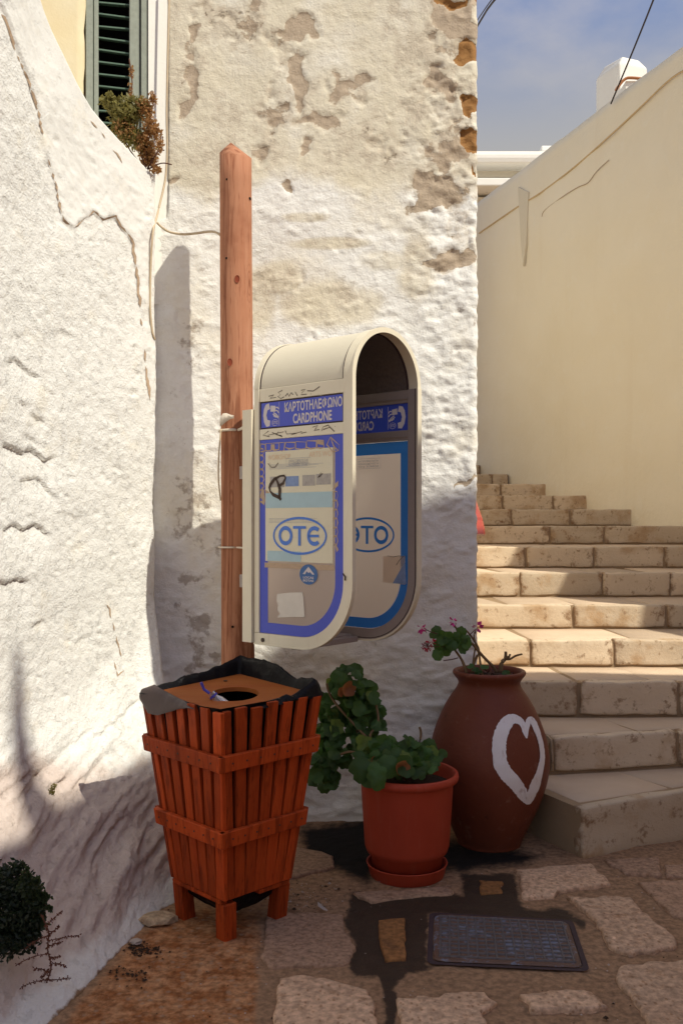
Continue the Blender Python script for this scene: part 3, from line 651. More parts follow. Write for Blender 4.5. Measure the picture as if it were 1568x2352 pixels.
# the wall's flat top and its return at the far end
LWg = LW.reshape(nrow, ncl, 3); rr = rock.reshape(nrow, ncl); ro = rough.reshape(nrow, ncl); pp = pit.reshape(nrow, ncl); so = soil.reshape(nrow, ncl)
back = np.stack([nx.reshape(nrow, ncl)[-1], ny.reshape(nrow, ncl)[-1], 0*sfine], 1)
cap = [LWg[-1]-back*k+np.array([0, 0, dz]) for k, dz in ((0.02, 0.012), (0.06, 0.018), (0.16, 0.012), (0.40, 0.0))]
LWg = np.concatenate([LWg, np.stack(cap)], 0)
endc = []
for dx, dy in ((-0.006, 0.04), (-0.03, 0.12), (-0.08, 0.30)):
    e = LWg[:, -1:, :].copy(); e[:, :, 0] += dx; e[:, :, 1] += dy; endc.append(e)
LWg = np.concatenate([LWg]+endc, 1); NR, NC = LWg.shape[:2]
pad = lambda a: np.pad(a, ((0, NR-a.shape[0]), (0, NC-a.shape[1])), mode='edge')
lwall = empty('whitewashed_wall', (-1.1, 3.4, 0), 'thick whitewashed wall with a long crack and a rocky painted foot beside the slatted bin', 'wall')
mk('wall_face', LWg.reshape(-1, 3), grid_faces(NC, NR), M['white'], lwall, True, {'pit': pad(pp), 'rock': pad(rr), 'rough': pad(ro), 'soil': pad(so)})
LPX, LPY = proj(LW)
def on_left(x, y, off=0.004):
    i = np.argmin((LPX-x)**2+(LPY-y)**2); p = Vector(LW[i]); return p+(Vector((0, 0, EYE))-p).normalized()*off
ribbon3(CR[1:], 1.9, on_left, 'crack', M['crack'], lwall)  # long plaster edge and crack, its shade line painted as a brown strip
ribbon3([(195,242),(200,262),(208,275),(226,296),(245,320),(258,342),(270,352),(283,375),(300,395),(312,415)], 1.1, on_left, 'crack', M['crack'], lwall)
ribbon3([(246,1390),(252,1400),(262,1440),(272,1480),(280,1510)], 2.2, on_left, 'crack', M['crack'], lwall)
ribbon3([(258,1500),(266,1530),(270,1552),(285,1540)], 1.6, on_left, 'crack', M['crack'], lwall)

# ---- left building behind that wall, with its louvred shutter
BO = np.array([-0.872, 4.735]); BF = np.array([-0.974, -0.226])       # runs left and slightly nearer
def bw(x, y, back=0.0):
    u, d, z = ray_line(x, y, BO, BF); return u, z
def bpt(u, z, back=0.0): return Vector((BO[0]+BF[0]*u-BF[1]*back*-1*0+0.226*back*-1, BO[1]+BF[1]*u+0.974*back, z))
lb = empty('cream_house', (-1.8, 5.2, 0), 'cream limewashed house with a green louvred window, above the whitewashed wall', 'house')
uL, uR = bw(199, 100)[0], bw(341, 100)[0]; zsill = 3.42; ztop = 5.15
def bslab(name, u0, u1, z0, z1, b0, b1, mat, parent, jag=0.0):
    P8 = [bpt(u0, z0, b0), bpt(u1, z0, b0), bpt(u1, z0, b1), bpt(u0, z0, b1), bpt(u0, z1, b0), bpt(u1, z1, b0), bpt(u1, z1, b1), bpt(u0, z1, b1)]
    v, f = hexa(P8); f = [q[::-1] for q in f]; return mk(name, v, f, mat, parent)
# cream wall left of the window, its edge broken
nz = 60; V, F = [], []
for j in range(nz):
    z = 2.6+j*(6.2-2.6)/(nz-1); jx = 0.006*float(fbm(z*9, 0.0, 1, 4, 77))+0.012*(z < 3.95)
    for u, b in ((uL+jx+0.012, 0.30), (uL+jx, 0.0), (uL+0.05, -0.004*float(vn(z*7, 1.0, 0, 4))), (uL+0.5, 0.0), (3.2, 0.0)): V.append(bpt(u, z, b))
mk('wall', V, [q[::-1] for q in grid_faces(5, nz, True)], M['cream'], lb, True)
bslab('pilaster', 0.004, uR, 2.6, 6.2, -0.004, 0.32, M['lime'], lb)
bslab('lintel', uR+0.001, uL-0.001, ztop, 6.2, 0.0, 0.3, M['cream'], lb)
bslab('sill', uR+0.001, uL-0.001, 2.6, zsill, 0.0, 0.3, M['lime'], lb)
win = bslab('window', uR+0.001, uL-0.001, zsill, ztop, 0.26, 0.30, M['black'], lb)
u1, u2, u3, u4 = bw(213, 100)[0], bw(226, 100)[0], bw(298, 100)[0], bw(322, 100)[0]
def wpart(name, u0, u1, z0, z1, b0, b1, mat):
    P8 = [bpt(u0, z0, b0), bpt(u1, z0, b0), bpt(u1, z0, b1), bpt(u0, z0, b1), bpt(u0, z1, b0), bpt(u1, z1, b0), bpt(u1, z1, b1), bpt(u0, z1, b1)]
    v, f = hexa(P8); v, f = bevelled(v, [q[::-1] for q in f], 0.003, 1, 0.002); return mk(name, v, f, mat, win)
wpart('outer_frame', u1, uL+0.004, 3.55, ztop, 0.004, 0.07, M['shutter']); wpart('shutter_stile', u2, u1-0.003, 3.50, ztop, 0.028, 0.06, M['shutter'])
wpart('shutter_stile', u4, u3, zsill, ztop, 0.022, 0.055, M['shutter']); wpart('outer_frame', uR+0.003, u4-0.004, zsill, ztop, 0.006, 0.07, M['shutter'])
zz = zsill+0.03
while zz < ztop:
    dz = random.uniform(-.003, .003)
    P8 = [bpt(u3-0.01, zz+dz, 0.050), bpt(u2+0.008, zz-dz, 0.050), bpt(u2+0.008, zz+0.016-dz, 0.105), bpt(u3-0.01, zz+0.016+dz, 0.105)]
    P8 += [p+Vector((0, 0, 0.007)) for p in P8]
    v, f = hexa(P8); mk('shutter_slat', v, [q[::-1] for q in f], M['shutter_dark'], win); zz += 0.0605

# ---- stone staircase
stair = empty('stone_staircase', (1.6, 4.3, 0), 'wide worn limestone staircase climbing to the right behind the painted jar', 'staircase')
RW = lambda d: 6.08-0.3*d                                            # the cream wall's foot line
ST = [  # z top, left end, right end of the front line, riser joints (photo x)
 (0.226, (1.071, 4.18), (3.2, 5.18), [1630]), (0.407, (1.058, 4.748), (4.2, 5.42), [1272, 1556]), (0.601, (0.69, 5.29), (4.85, 5.29), [1327, 1559]),
 (0.765, (0.69, 5.857), (4.65, 5.857), [1217, 1409]), (0.928, (0.69, 6.50), (4.5, 6.52), [1315, 1530]), (1.113, (0.69, 7.23), (4.3, 7.27), [1193, 1382, 1538]),
 (1.292, (0.69, 8.00), (4.1, 8.05), [1207, 1363, 1525]), (1.466, (0.69, 9.05), (3.8, 9.10), [1262, 1387]), (1.640, (0.69, 9.95), (3.55, 9.98), [1174, 1309]),
 (1.815, (0.69, 10.85), (3.3, 10.85), [1154, 1270]), (1.985, (0.69, 11.75), (3.0, 11.75), [1150]), (2.155, (0.69, 12.65), (2.25, 12.65), [1130]), (2.33, (0.69, 13.5), (2.0, 13.5), [])]
for i, (zt, L, R, J) in enumerate(ST):
    zb_ = ST[i-1][0] if i else 0.0
    L, R = Vector(L), Vector(R); e = (R-L).normalized(); n = Vector((-e.y, e.x))
    nxt = ST[i+1] if i+1 < len(ST) else None
    def pt(a, b, z): q = L+e*a+n*b; return Vector((q.x, q.y, z))
    full = (R-L).length
    def back_at(a):
        if not nxt: return 0.9
        L2, R2 = Vector(nxt[1]), Vector(nxt[2]); e2 = (R2-L2).normalized(); n2 = Vector((-e2.y, e2.x))
        q = L+e*a; return max(0.12, (L2-q).dot(n2)/max(n.dot(n2), .2))
    # mortar core
    a0 = 0.004
    pts = [pt(a0, 0.012, -0.02 if i < 3 else zb_-0.12), pt(full, 0.012, -0.02 if i < 3 else zb_-0.12), pt(full, back_at(full)+0.10, -0.02 if i < 3 else zb_-0.12), pt(a0, back_at(0)+0.10, -0.02 if i < 3 else zb_-0.12)]
    pts += [Vector((p.x, p.y, zt-0.009)) for p in pts]
    v, f = hexa(pts); mk('step_core', v, f, M['mortar'], stair)
    cuts = [0.0]
    for x in J:
        a_ = (x-CX)/FOC; cuts.append((a_*L.y-L.x)/(e.x-a_*e.y))
    while cuts[-1] < full-1.1: cuts.append(cuts[-1]+random.uniform(.62, .95))
    cuts.append(full)
    for c0, c1 in zip(cuts[:-1], cuts[1:]):
        gp = random.uniform(0.005, 0.011); s0, s1 = random.uniform(-.006, .006), random.uniform(-.006, .006); dep = random.uniform(.055, .075)
        lo = zb_+0.006-(0.02 if i == 0 else 0)
        pr = random.uniform(-.004, .004)
        p8 = [pt(c0+gp, pr, lo), pt(c1-gp, pr, lo), pt(c1-gp, dep, lo), pt(c0+gp, dep, lo), pt(c0+gp+s0, pr, zt-random.uniform(0, .004)), pt(c1-gp+s1, pr, zt-random.uniform(0, .004)), pt(c1-gp+s1, dep, zt), pt(c0+gp+s0, dep, zt)]
        v, f = hexa(p8); v, f = bevelled(v, f, 0.011, 2, 0.0065, 6); mk('riser_stone', v, f, M['step'], stair, True)
    a = random.uniform(.02, .05) if i < 2 else 0.0; tw = [a]
    while tw[-1] < full-0.7: tw.append(tw[-1]+random.uniform(.42, .72))
    tw.append(full)
    for c0, c1 in zip(tw[:-1], tw[1:]):
        gp = random.uniform(.007, .012); d0 = 0.085; sk = -random.uniform(.0, .12)
        b0, b1 = back_at(c0)-0.012, back_at(c1)-0.012
        p8 = [pt(c0+gp, d0, zt-.05), pt(c1-gp, d0, zt-.05), pt(c1-gp+sk*(c1 < full), b1, zt-.05), pt(c0+gp+sk*(c0 > a), b0, zt-.05)]
        p8 += [Vector((p.x, p.y, zt-0.003-random.uniform(0, .003))) for p in p8]
        v, f = hexa(p8); v, f = bevelled(v, f, 0.007, 1, 0.003, 2); mk('tread_slab', v, f, M['tread'], stair, True)

# ---- cream wall along the stairs: stepped top outside the frame, flush coping ridge, painted pier
rw = empty('cream_stair_wall', (3.2, 9.5, 0), 'tall smooth cream painted wall rising along the right side of the stairs', 'wall')
def rz(d): return float(np.interp(d, [-2, 4.45, 4.5, 5.2, 5.25, 7.2, 7.9, 8.4, 30], [4.45, 4.45, 4.95, 5.1, 5.22, 5.35, 5.9, 6.16, 6.16]))
ds = np.concatenate([np.arange(2.9, 8.6, 0.15), np.arange(8.6, 15.6, 0.07)]); hs = np.linspace(0, 1, 70)
nrm = Vector((-1, -0.3, 0)).normalized()
V = []
for h in hs:
    for d in ds:
        z = h*rz(d); o_ = 0.014*float(vn(d*0.9, z*0.9, 0, 61))+0.009*float(vn(d*2.6, z*3.1, 0, 62))+0.005*float(vn(d*7, z*8, 0, 63))-0.012*float(sm(.3, .22, abs(d-10.55)))*float(sm(.62, .5, abs(z-2.95)))*(0.6+0.4*float(vn(d*9, z*7, 0, 64)))
        V.append((RW(d)+nrm.x*o_, d+nrm.y*o_, z))
nb = len(hs)
for d in ds: V.append((RW(d)+0.03, d+0.01, rz(d)+0.015))
for d in ds: V.append((RW(d)+0.38, d+0.12, rz(d)+0.0))
mk('wall_face', V, grid_faces(len(ds), nb+2, True), M['rwall'], rw, True)
def rp(x, y, off=0.0):
    u, d, z = ray_line(x, y, (RW(0), 0.0), (-0.3, 1.0)); return Vector((RW(d)+nrm.x*off, d+nrm.y*off, z))
lip = [rp(x, y, 0.018) for x, y in ((1102, 536), (1160, 496), (1196, 472), (1245, 442), (1320, 385), (1400, 315), (1470, 250), (1545, 180), (1600, 150))]
v, f = tube_vf(catmull(lip, 5), 0.009, 5); mk('coping_lip', v, f, flat('coping_crack', (0.60, 0.45, 0.27), 0.9, 0.1, 0.3, 30), rw)
v, f = tube_vf(catmull([rp(x, y, 0.016) for x, y in ((1246, 498), (1254, 482), (1300, 448), (1330, 430), (1352, 420), (1372, 394), (1400, 368))], 4), 0.005, 4); mk('hairline_crack', v, f, M['crack'], rw)
# the shallow tapered pier left standing on the wall face
pts = [rp(1193, 430, 0.0), rp(1217, 442, 0.0), rp(1212, 560, 0.0), rp(1205, 612, 0.0), rp(1200, 560, 0.0)]
V = pts+[p+nrm*0.03 for p in pts]; n = len(pts); F = [tuple(range(n, 2*n))]+[(i, (i+1) % n, n+(i+1) % n, n+i) for i in range(n)]
mk('wall_pier', V, [q[::-1] for q in F], M['lime_warm'], rw)

# ---- white houses beyond
fh = empty('white_house', (3.0, 16.5, 0), 'white flat roofed house far up the steps behind the cream wall', 'house')
def fbox(name, x0, y0, x1, y1, d, dep, mat, parent, bev=0.02):
    a, b = P(x0, y0, d), P(x1, y1, d); v, f = box_vf(a.x, b.x, d, d+dep, b.z, a.z); v, f = bevelled(v, f, bev, 2); return mk(name, v, f, mat, parent, False)
fbox('wall', 1040, 452, 1420, 1100, 16.3, 3.0, M['lime_warm'], fh); fbox('ledge', 1040, 408, 1420, 426, 15.9, 3.4, M['lime'], fh); fbox('wall', 1040, 372, 1420, 407, 16.35, 2.9, M['lime_warm'], fh)
fbox('parapet', 1040, 344, 1420, 373, 15.95, 3.3, M['lime'], fh, 0.08); fbox('roof_block', 1243, 334, 1300, 347, 16.6, 1.6, M['lime'], fh)
ch = empty('chimney', (3.6, 11.8, 6), 'white square chimney with chamfered top rising behind the cream wall', 'chimney')
a, b = P(1421, 127, 11.5), P(1489, 330, 11.5)
e_ = Vector((-.19, .36)); v = [(a.x+.04, 11.5, b.z), (b.x, 11.56, b.z), (b.x+e_.x, 11.56+e_.y, b.z), (a.x+e_.x, 11.5+e_.y, b.z), (a.x, 11.5, a.z-.10), (b.x, 11.56, a.z-.13), (b.x+e_.x, 11.56+e_.y, a.z-.13), (a.x+e_.x, 11.5+e_.y, a.z-.13), (a.x+.05, 11.53, a.z), (b.x-.10, 11.58, a.z-.02), (b.x-.10+e_.x*.8, 11.56+e_.y*.8, a.z-.02), (a.x+.05+e_.x*.8, 11.5+e_.y*.8, a.z)]
f = [(0,1,5,4),(1,2,6,5),(2,3,7,6),(3,0,4,7),(4,5,9,8),(5,6,10,9),(6,7,11,10),(7,4,8,11),(8,9,10,11)]
v, f = bevelled(v, f, 0.02, 2); mk('stack', v, f, M['lime'], ch)
a, b = P(1436, 186, 11.2), P(1475, 330, 11.2); v, f = box_vf(a.x, b.x, 11.2, 11.49, b.z, a.z); mk('lower_block', v, f, M['lime'], ch)
v, f = tube_vf(catmull([P(1413, 208, 11.17), P(1424, 192, 11.17), P(1436, 181, 11.17), P(1450, 179, 11.17), P(1480, 182, 11.17)], 4), 0.018, 5); mk('tile_edge', v, f, M['tile'], ch)
br = fbox('tile_edge', 1366, 258, 1374, 268, 11.3, 0.3, M['tile'], ch, 0.01)

# ---- unseen house added behind the camera: its roof line is shaped to throw the shade
def rq(p): return (SUN_R.dot(Vector((p.x, p.y))), p.z+SUN_T*SUN_H.dot(Vector((p.x, p.y))))
def gp(x, y, z): d = (EYE-z)*FOC/(y-HY); return Vector(((x-CX)/FOC*d, d, z))
k1, k2 = rq(on_left(70, 1868)), rq(on_left(235, 1800)); h1, h2 = rq(P(965, 1146, HD)), rq(P(1096, 1108, HD)); t1, t2 = rq(gp(1235, 1541, .601)), rq(gp(1560, 1549, .601))
c1, c2 = rq(on_left(44, 1470)), rq(on_left(20, 1480))
print('roof line', k1, k2, h1, h2, t1, t2, c1)
prof = [(-2.5, .2), (1.22, .4), (1.28, k1[1]-.3), (c1[0]-.13, k1[1]-.12), (c1[0]-.05, c1[1]-.25), (c1[0]-.025, c1[1]), (c1[0]+.02, c1[1]-.05), (c1[0]+.045, k1[1]+.2), (c1[0]+.06, k1[1]-.02), k1, k2, (h1[0]-.15, h1[1]+.02), h1, h2, t1, t2, (t2[0]+.55, t2[1]-.6), (t2[0]+1.4, t2[1]-.7)]
S0 = -3.9
V = []
for r, q in prof:
    z = q-SUN_T*S0
    for ddd, zz_ in ((0, 0), (0, z), (-3.2, z-.25), (-3.2, 0)):
        w = SUN_R*r+SUN_H*(S0+ddd); V.append((w.x, w.y, zz_))
n = len(prof); F = []
for i in range(n-1):
    for k in range(3): F.append((i*4+k, (i+1)*4+k, (i+1)*4+k+1, i*4+k+1))
F += [(3, 2, 1, 0), tuple(4*(n-1)+k for k in range(4))]
ac = empty('shading_house', (SUN_H.x*(S0-1.5)+2, SUN_H.y*(S0-1.5)+2, 0), 'unseen ochre plastered house added behind the viewer, roof line shaped to throw the shade', 'house')
mk('wall', V, F, M['shade_house'], ac)

# ================================================================ THINGS
# ---- wooden pole
PD = 4.42; PXc = (543-CX)/FOC*PD
pole = empty('utility_pole', (PXc, PD, 0), 'bare weathered wooden pole with a slanted top, standing against the house wall', 'pole')
seg = 28; V, F = [], []
zsP = list(np.linspace(-0.02, 3.10, 60)); kcut = 0.80
for j in range(len(zsP)+1):
    for k in range(seg):
        a = 2*math.pi*k/seg; z = zsP[min(j, len(zsP)-1)]
        r = 0.0745+0.011*sm(1.3, 0.0, z)
        r *= 1+0.018*float(fbm(math.cos(a)*1.5, math.sin(a)*1.5, z*0.9, 3, 81))+0.012*float(vn(math.cos(a)*5, math.sin(a)*5, z*.5, 83))-0.018*(abs(((a-5.3+math.pi) % (2*math.pi))-math.pi) < .14)
        x, y = r*math.cos(a), r*math.sin(a)
        if j == len(zsP): z = 3.310-.82*math.hypot(x+.033, y-.058)-.35*max(0, -x-.03)+.010
        cx = PXc+0.004*math.sin(z*1.3)+(0.012*(1-z/1.3) if z < 1.3 else 0)
        V.append((cx+x, PD+y, z))
for j in range(len(zsP)):
    for k in range(seg): F.append((j*seg+k, j*seg+(k+1) % seg, (j+1)*seg+(k+1) % seg, (j+1)*seg+k))
V.append((PXc-.033, PD+.058, 3.318)); F += [(len(zsP)*seg+k, len(zsP)*seg+(k+1) % seg, len(V)-1) for k in range(seg)]
mk('shaft', V, F, M['pole'], pole, True)
for x, y in ((521, 411), (520, 592), (572, 449), (534, 1440)):
    c = P(x, y, PD-0.071-(0.012 if y > 1300 else 0)); c.y = PD-math.sqrt(max(.0743**2-(c.x-PXc)**2, 0))-(0.008 if y > 1300 else 0.001)
    vv, ff = tube_vf([c+Vector((0, .012, 0)), c+Vector((0, -.0015, 0))], 0.0055, 8); mk('bolt_hole', vv, ff, M['black'], pole)
for x, y in ((545, 641), (528, 832)):
    c = P(x, y, PD-0.074); c.y = PD-math.sqrt(max(.0745**2-(c.x-PXc)**2, 0))
    vv, ff = lathe_vf([(0.0, 0.0), (0.008, 0.0), (0.012, -0.002)], 0, 0, 10); mk('knot', [(c.x+p[0], c.y-0.002-p[2]*-1, c.z+p[1]*1.5) for p in vv], ff, flat('knot_wood', (0.22, 0.05, 0.025), 0.8, 0.2, .3, 60), pole)

# ---- phone hood
BF_ = Vector((.756, -.655, 0)); BL_ = Vector((.655, .756, 0)); BO_ = Vector((-.375, 4.02, 0)); BW, BV = 0.555, 0.445
ZB, ZS, ZR = 0.978, 2.070, 2.070+BV/2
def bp(u, v, z): return BO_+BF_*u+BL_*v+Vector((0, 0, z))
hood = empty('phone_hood', bp(0.28, 0.22, ZB), 'cream arched cardphone hood with blue signs, hung on the wooden pole', 'phone booth')
def pu(x, y):                                                        # photo point on the near side panel -> (u, z)
    u, d, z = ray_line(x, y, (BO_.x, BO_.y), (BF_.x, BF_.y)); return u, z
def hbox(name, u0, u1, v0, v1, z0, z1, mat, bev=0.003, parent=None):
    p8 = [bp(u0, v0, z0), bp(u1, v0, z0), bp(u1, v1, z0), bp(u0, v1, z0)]; p8 += [bp(u0, v0, z1), bp(u1, v0, z1), bp(u1, v1, z1), bp(u0, v1, z1)]
    v, f = hexa(p8)
    if bev: v, f = bevelled(v, f, bev, 2)
    return mk(name, v, f, mat, parent or hood)
RC = 0.285
def outline(ins, n=14, z_up=ZS):      # bottom rear -> round front corner -> up the front edge
    r = RC-ins; pts = [(0.0, ZB+ins), (0.12, ZB+ins)]
    for k in range(n+1):
        a = -math.pi/2+math.pi/2*k/n; pts.append((BW-RC+r*math.cos(a), ZB+RC+r*math.sin(a)))
    pts += [(BW-ins, 1.6), (BW-ins, z_up)]; return pts
def strip_solid(name, A, B, v0, v1, mat, parent):
    """solid between two outlines A (outer) and B (inner), from v0 to v1"""
    V = []; n = len(A)
    for a, b in zip(A, B): V += [bp(a[0], v0, a[1]), bp(b[0], v0, b[1]), bp(b[0], v1, b[1]), bp(a[0], v1, a[1])]
    F = []
    for i in range(n-1):
        for k in range(4): F.append((i*4+k, i*4+(k+1) % 4, (i+1)*4+(k+1) % 4, (i+1)*4+k))
    F += [(3, 2, 1, 0), tuple(4*(n-1)+k for k in range(4))]
    return mk(name, V, F, mat, parent)
FW = 0.050
for k, (v0, v1) in enumerate(((0.0, 0.015), (BV-0.022, BV))):
    fm = M['cream_metal'] if k == 0 else M['grey_metal']
    strip_solid('edge_frame', outline(0.004), outline(FW), v0, v1, fm, hood)
    if k == 0: strip_solid('edge_trim', outline(0.0), outline(0.0055), -0.003, v0+0.018, M['cream_metal'], hood)
    else: strip_solid('edge_trim', outline(-0.004), outline(0.004), v0-0.002, v1+0.003, M['cream_metal'], hood); strip_solid('rubber_seal', outline(0.0085), outline(0.0115), v0-0.002, v0+0.01, M['seal'], hood)
    hbox('rear_stile', 0.0, 0.030, v0, v1, ZB+FW+.001, ZS, fm)
    e0, e1 = (v0+0.003, v1-0.003)
    hbox('crossbar', 0.031, BW-FW-.001, e0, e1, 2.014, ZS-.001, fm); hbox('crossbar', 0.031, BW-FW-.001, e0, e1, 1.852, 1.897, fm)
    if k == 1:
        for zz_ in (2.030, 1.868): hbox('crossbar_ridge', 0.031, BW-FW-.001, e0-0.005, e0-.0005, zz_, zz_+.004, fm, 0.0)
    # dark seals behind the panels
    if k == 0: hbox('panel_seal', 0.0305, BW-FW-.0005, v0+(0.0085 if k == 0 else 0.014), v0+(0.012 if k == 0 else 0.017), 1.898, 2.013, M['seal'], 0.0)
def arch(name, u0, u1, r0, r1, mat, n=72):
    V, F = [], []
    for k in range(n+1):
        a = math.pi*k/n
        for r, u in ((r1, u0), (r1, u1), (r0, u1), (r0, u0)): V.append(bp(u, BV/2-r*math.cos(a), ZS+r*math.sin(a)))
    for i in range(n):
        for k in range(4): F.append((i*4+k, (i+1)*4+k, (i+1)*4+(k+1) % 4, i*4+(k+1) % 4))
    F += [(0, 1, 2, 3), tuple(4*n+k for k in (3, 2, 1, 0))]
    o = mk(name, V, F, mat, hood)
    return o
Rr = BV/2
arch('front_hoop', BW-FW, BW-.004, Rr-.015, Rr, M['cream_metal']); arch('hoop_trim', BW-.0055, BW, Rr-.018, Rr+.003, M['cream_metal']); arch('rear_hoop', 0.0, 0.030, Rr-.015, Rr, M['cream_metal'])
arch('roof_seal', 0.031, 0.037, Rr-.02, Rr-.004, M['seal']); arch('roof_seal', BW-FW-.008, BW-FW-.001, Rr-.02, Rr-.004, M['seal'])
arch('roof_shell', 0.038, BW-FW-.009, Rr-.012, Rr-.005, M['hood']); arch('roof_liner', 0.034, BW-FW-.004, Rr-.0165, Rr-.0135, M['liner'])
hbox('back_panel', 0.004, 0.010, 0.034, BV-.034, ZB+.02, ZS+.1, M['grey_metal'])
# cream mounting box behind the hood
zt_, zb2 = 1.985, 0.985
P_ = [(-.125, .05), (-.060, -.012), (-.004, -.012), (-.004, BV-.02), (-.125, BV-.05)]
V = [bp(u, v_, zb2+(.02 if i in (0, 4) else 0)) for i, (u, v_) in enumerate(P_)]+[bp(u, v_, zt_-(.02 if i in (0, 4) else 0)) for i, (u, v_) in enumerate(P_)]
F = [(4,3,2,1,0), (5,6,7,8,9)]+[(i, (i+1) % 5, 5+(i+1) % 5, 5+i) for i in range(5)]
mk('mounting_box', V, F, M['cream_metal'], hood)
hbox('mounting_bracket', -.275, -.12, .17, .27, 1.20, 1.26, M['grey_metal']); hbox('mounting_bracket', -.275, -.12, .17, .27, 1.70, 1.76, M['grey_metal'])
hbox('shelf', 0.012, 0.20, 0.034, BV-.034, 0.985, 1.0, M['grey_metal']); hbox('base_bar', 0.19, 0.235, 0.031, BV-.031, .968, .992, M['grey_metal'])
v, f = tube_vf([bp(0.055, -0.0005, 1.0), bp(0.055, -0.005, 1.0)], 0.009, 10); mk('bolt_head', v, f, M['ink'], hood)
v, f = tube_vf([bp(0.505, -0.001, 1.298), bp(0.517, -0.002, 1.286), bp(0.516, -.002, 1.272)], 0.0035, 5); mk('paint_chip', v, f, M['ink'], hood)

# side panels and their print
def inner_poly(ins, u0, z_top):
    q = [(u0, ZB+ins)]+[p for p in outline(ins)[1:-2]]+[(BW-ins, z_top), (u0, z_top)]; return q
def near_map(u, z, off=0.0): return bp(u, 0.0065-off, z)
def far_map(u, z, off=0.0): return bp(BW-FW-(u-0.030), BV-0.0205+0.010-off, z)
def far_same(u, z, off=0.0): return bp(u, BV-0.0205+0.010-off, z)
def face(name, poly, mp, mat, parent, off):
    return mk(name, [mp(u, z, off) for u, z in poly], [tuple(range(len(poly)))], mat, parent)
def ringface(name, A, B, mp, mat, parent, off):
    V = []; n = len(A)
    for a, b in zip(A, B): V += [mp(a[0], a[1], off), mp(b[0], b[1], off)]
    return mk(name, V, [(2*i, 2*((i+1) % n), 2*((i+1) % n)+1, 2*i+1) for i in range(n)], mat, parent)
def oval(c, ru, rz_, n=40): return [(c[0]+ru*math.cos(2*math.pi*k/n), c[1]+rz_*math.sin(2*math.pi*k/n)) for k in range(n)]
def line(name, pts, w, mp, mat, parent, off, jag=0.0, closed=False):
    V, F = [], []; n = len(pts)
    for i, p in enumerate(pts):
        q, r = pts[min(i+1, n-1)], pts[max(i-1, 0)]; t = Vector((q[0]-r[0], q[1]-r[1]))
        t = t.normalized() if t.length > 1e-9 else Vector((1, 0)); ww = w*(1+jag*random.uniform(-.7, 1.2))
        for s in (-.5, .5): V.append(mp(p[0]-t.y*ww*s, p[1]+t.x*ww*s, off))
        if i: F.append((2*i-2, 2*i-1, 2*i+1, 2*i))
    return (V, F)
def lines(name, group, w, mp, mat, parent, off, jag=0.0):
    mb = MB()
    for pts in group: mb.add(line(name, pts, w, mp, mat, parent, off, jag))
    return mb.build(name, mat, parent)
def text(name, body, rect, mp, mat, parent, off, bold=0.0, flipped=False):
    """lettering fitted to rect (u0, u1, z0, z1) on a panel"""
    c = bpy.data.curves.new('lettering', 'FONT'); c.body = body; c.offset = bold; c.resolution_u = 3
    o = bpy.data.objects.new('lettering', c); C.objects.link(o)
    me = bpy.data.meshes.new_from_object(o.evaluated_get(bpy.context.evaluated_depsgraph_get()))
    bpy.data.objects.remove(o); bpy.data.curves.remove(c)
    xs = [q.co.x for q in me.vertices]; ys = [q.co.y for q in me.vertices]; x0, x1, y0, y1 = min(xs), max(xs), min(ys), max(ys)
    u0, u1, z0, z1 = rect
    V = [mp(u0+(q.co.x-x0)/(x1-x0)*(u1-u0), z0+(q.co.y-y0)/(y1-y0)*(z1-z0), off) for q in me.vertices]; F = [tuple(p.vertices) for p in me.polygons]
    bpy.data.meshes.remove(me)
    return mk(name, V, F, mat, parent)
def zA(x, y): return pu(501.8+.3466*x, 721.3+.3466*y)                # booth enlargement -> near panel
def zB(x, y): return pu(564.5+.18*x, 878+.18*y)
def logo(mp, mat, parent, off, c, ru, rz_, th, letters=True):
    ringface('oval_ring', oval(c, ru, rz_), oval(c, ru-th, rz_-th*1.15), mp, mat, parent, off)
    h = rz_*0.515; w = ru*0.79
    cu, cz = c[0]-w*0.655, c[1]; rl = w*0.335; tl_ = rl*0.36
    ringface('letter', oval((cu, cz), rl, h), oval((cu, cz), rl-tl_, h-tl_*1.15), mp, mat, parent, off)                     # O
    t0 = c[0]-w*0.29; t1 = c[0]+w*0.31; tm = (t0+t1)/2
    V, F = [], []
    for a, b, z0, z1 in ((t0, t1, cz+h*.72, cz+h), (tm-tl_*.5, tm+tl_*.5, cz-h, cz+h*.72)):
        i = len(V); V += [mp(a, z0, off), mp(b, z0, off), mp(b, z1, off), mp(a, z1, off)]; F.append((i, i+1, i+2, i+3))
    mk('letter', V, F, mat, parent)                                                                                      # T
    eu = c[0]+w*0.70; A, B = [], []
    for k in range(22):
        a = math.radians(48+264*k/21); A.append((eu+rl*math.cos(a), cz+h*math.sin(a))); B.append((eu+(rl-tl_)*math.cos(a), cz+(h-tl_*1.15)*math.sin(a)))
    V = []
    for a, b in zip(A, B): V += [mp(*a, off), mp(*b, off)]
    F = [(2*i, 2*i+2, 2*i+3, 2*i+1) for i in range(21)]; i = len(V)
    V += [mp(eu-rl+tl_*.5, cz-h*.13, off), mp(eu+rl*.62, cz-h*.13, off), mp(eu+rl*.62, cz+h*.13, off), mp(eu-rl+tl_*.5, cz+h*.13, off)]; F.append((i, i+1, i+2, i+3))
    mk('letter', V, F, mat, parent)                                                                                      # round E
OVC = (zA(530, 1470)[0], zA(530, 1470)[1]); ORU = (zA(708, 1470)[0]-zA(352, 1470)[0])/2; ORZ = (zA(530, 1345)[1]-zA(530, 1598)[1])/2
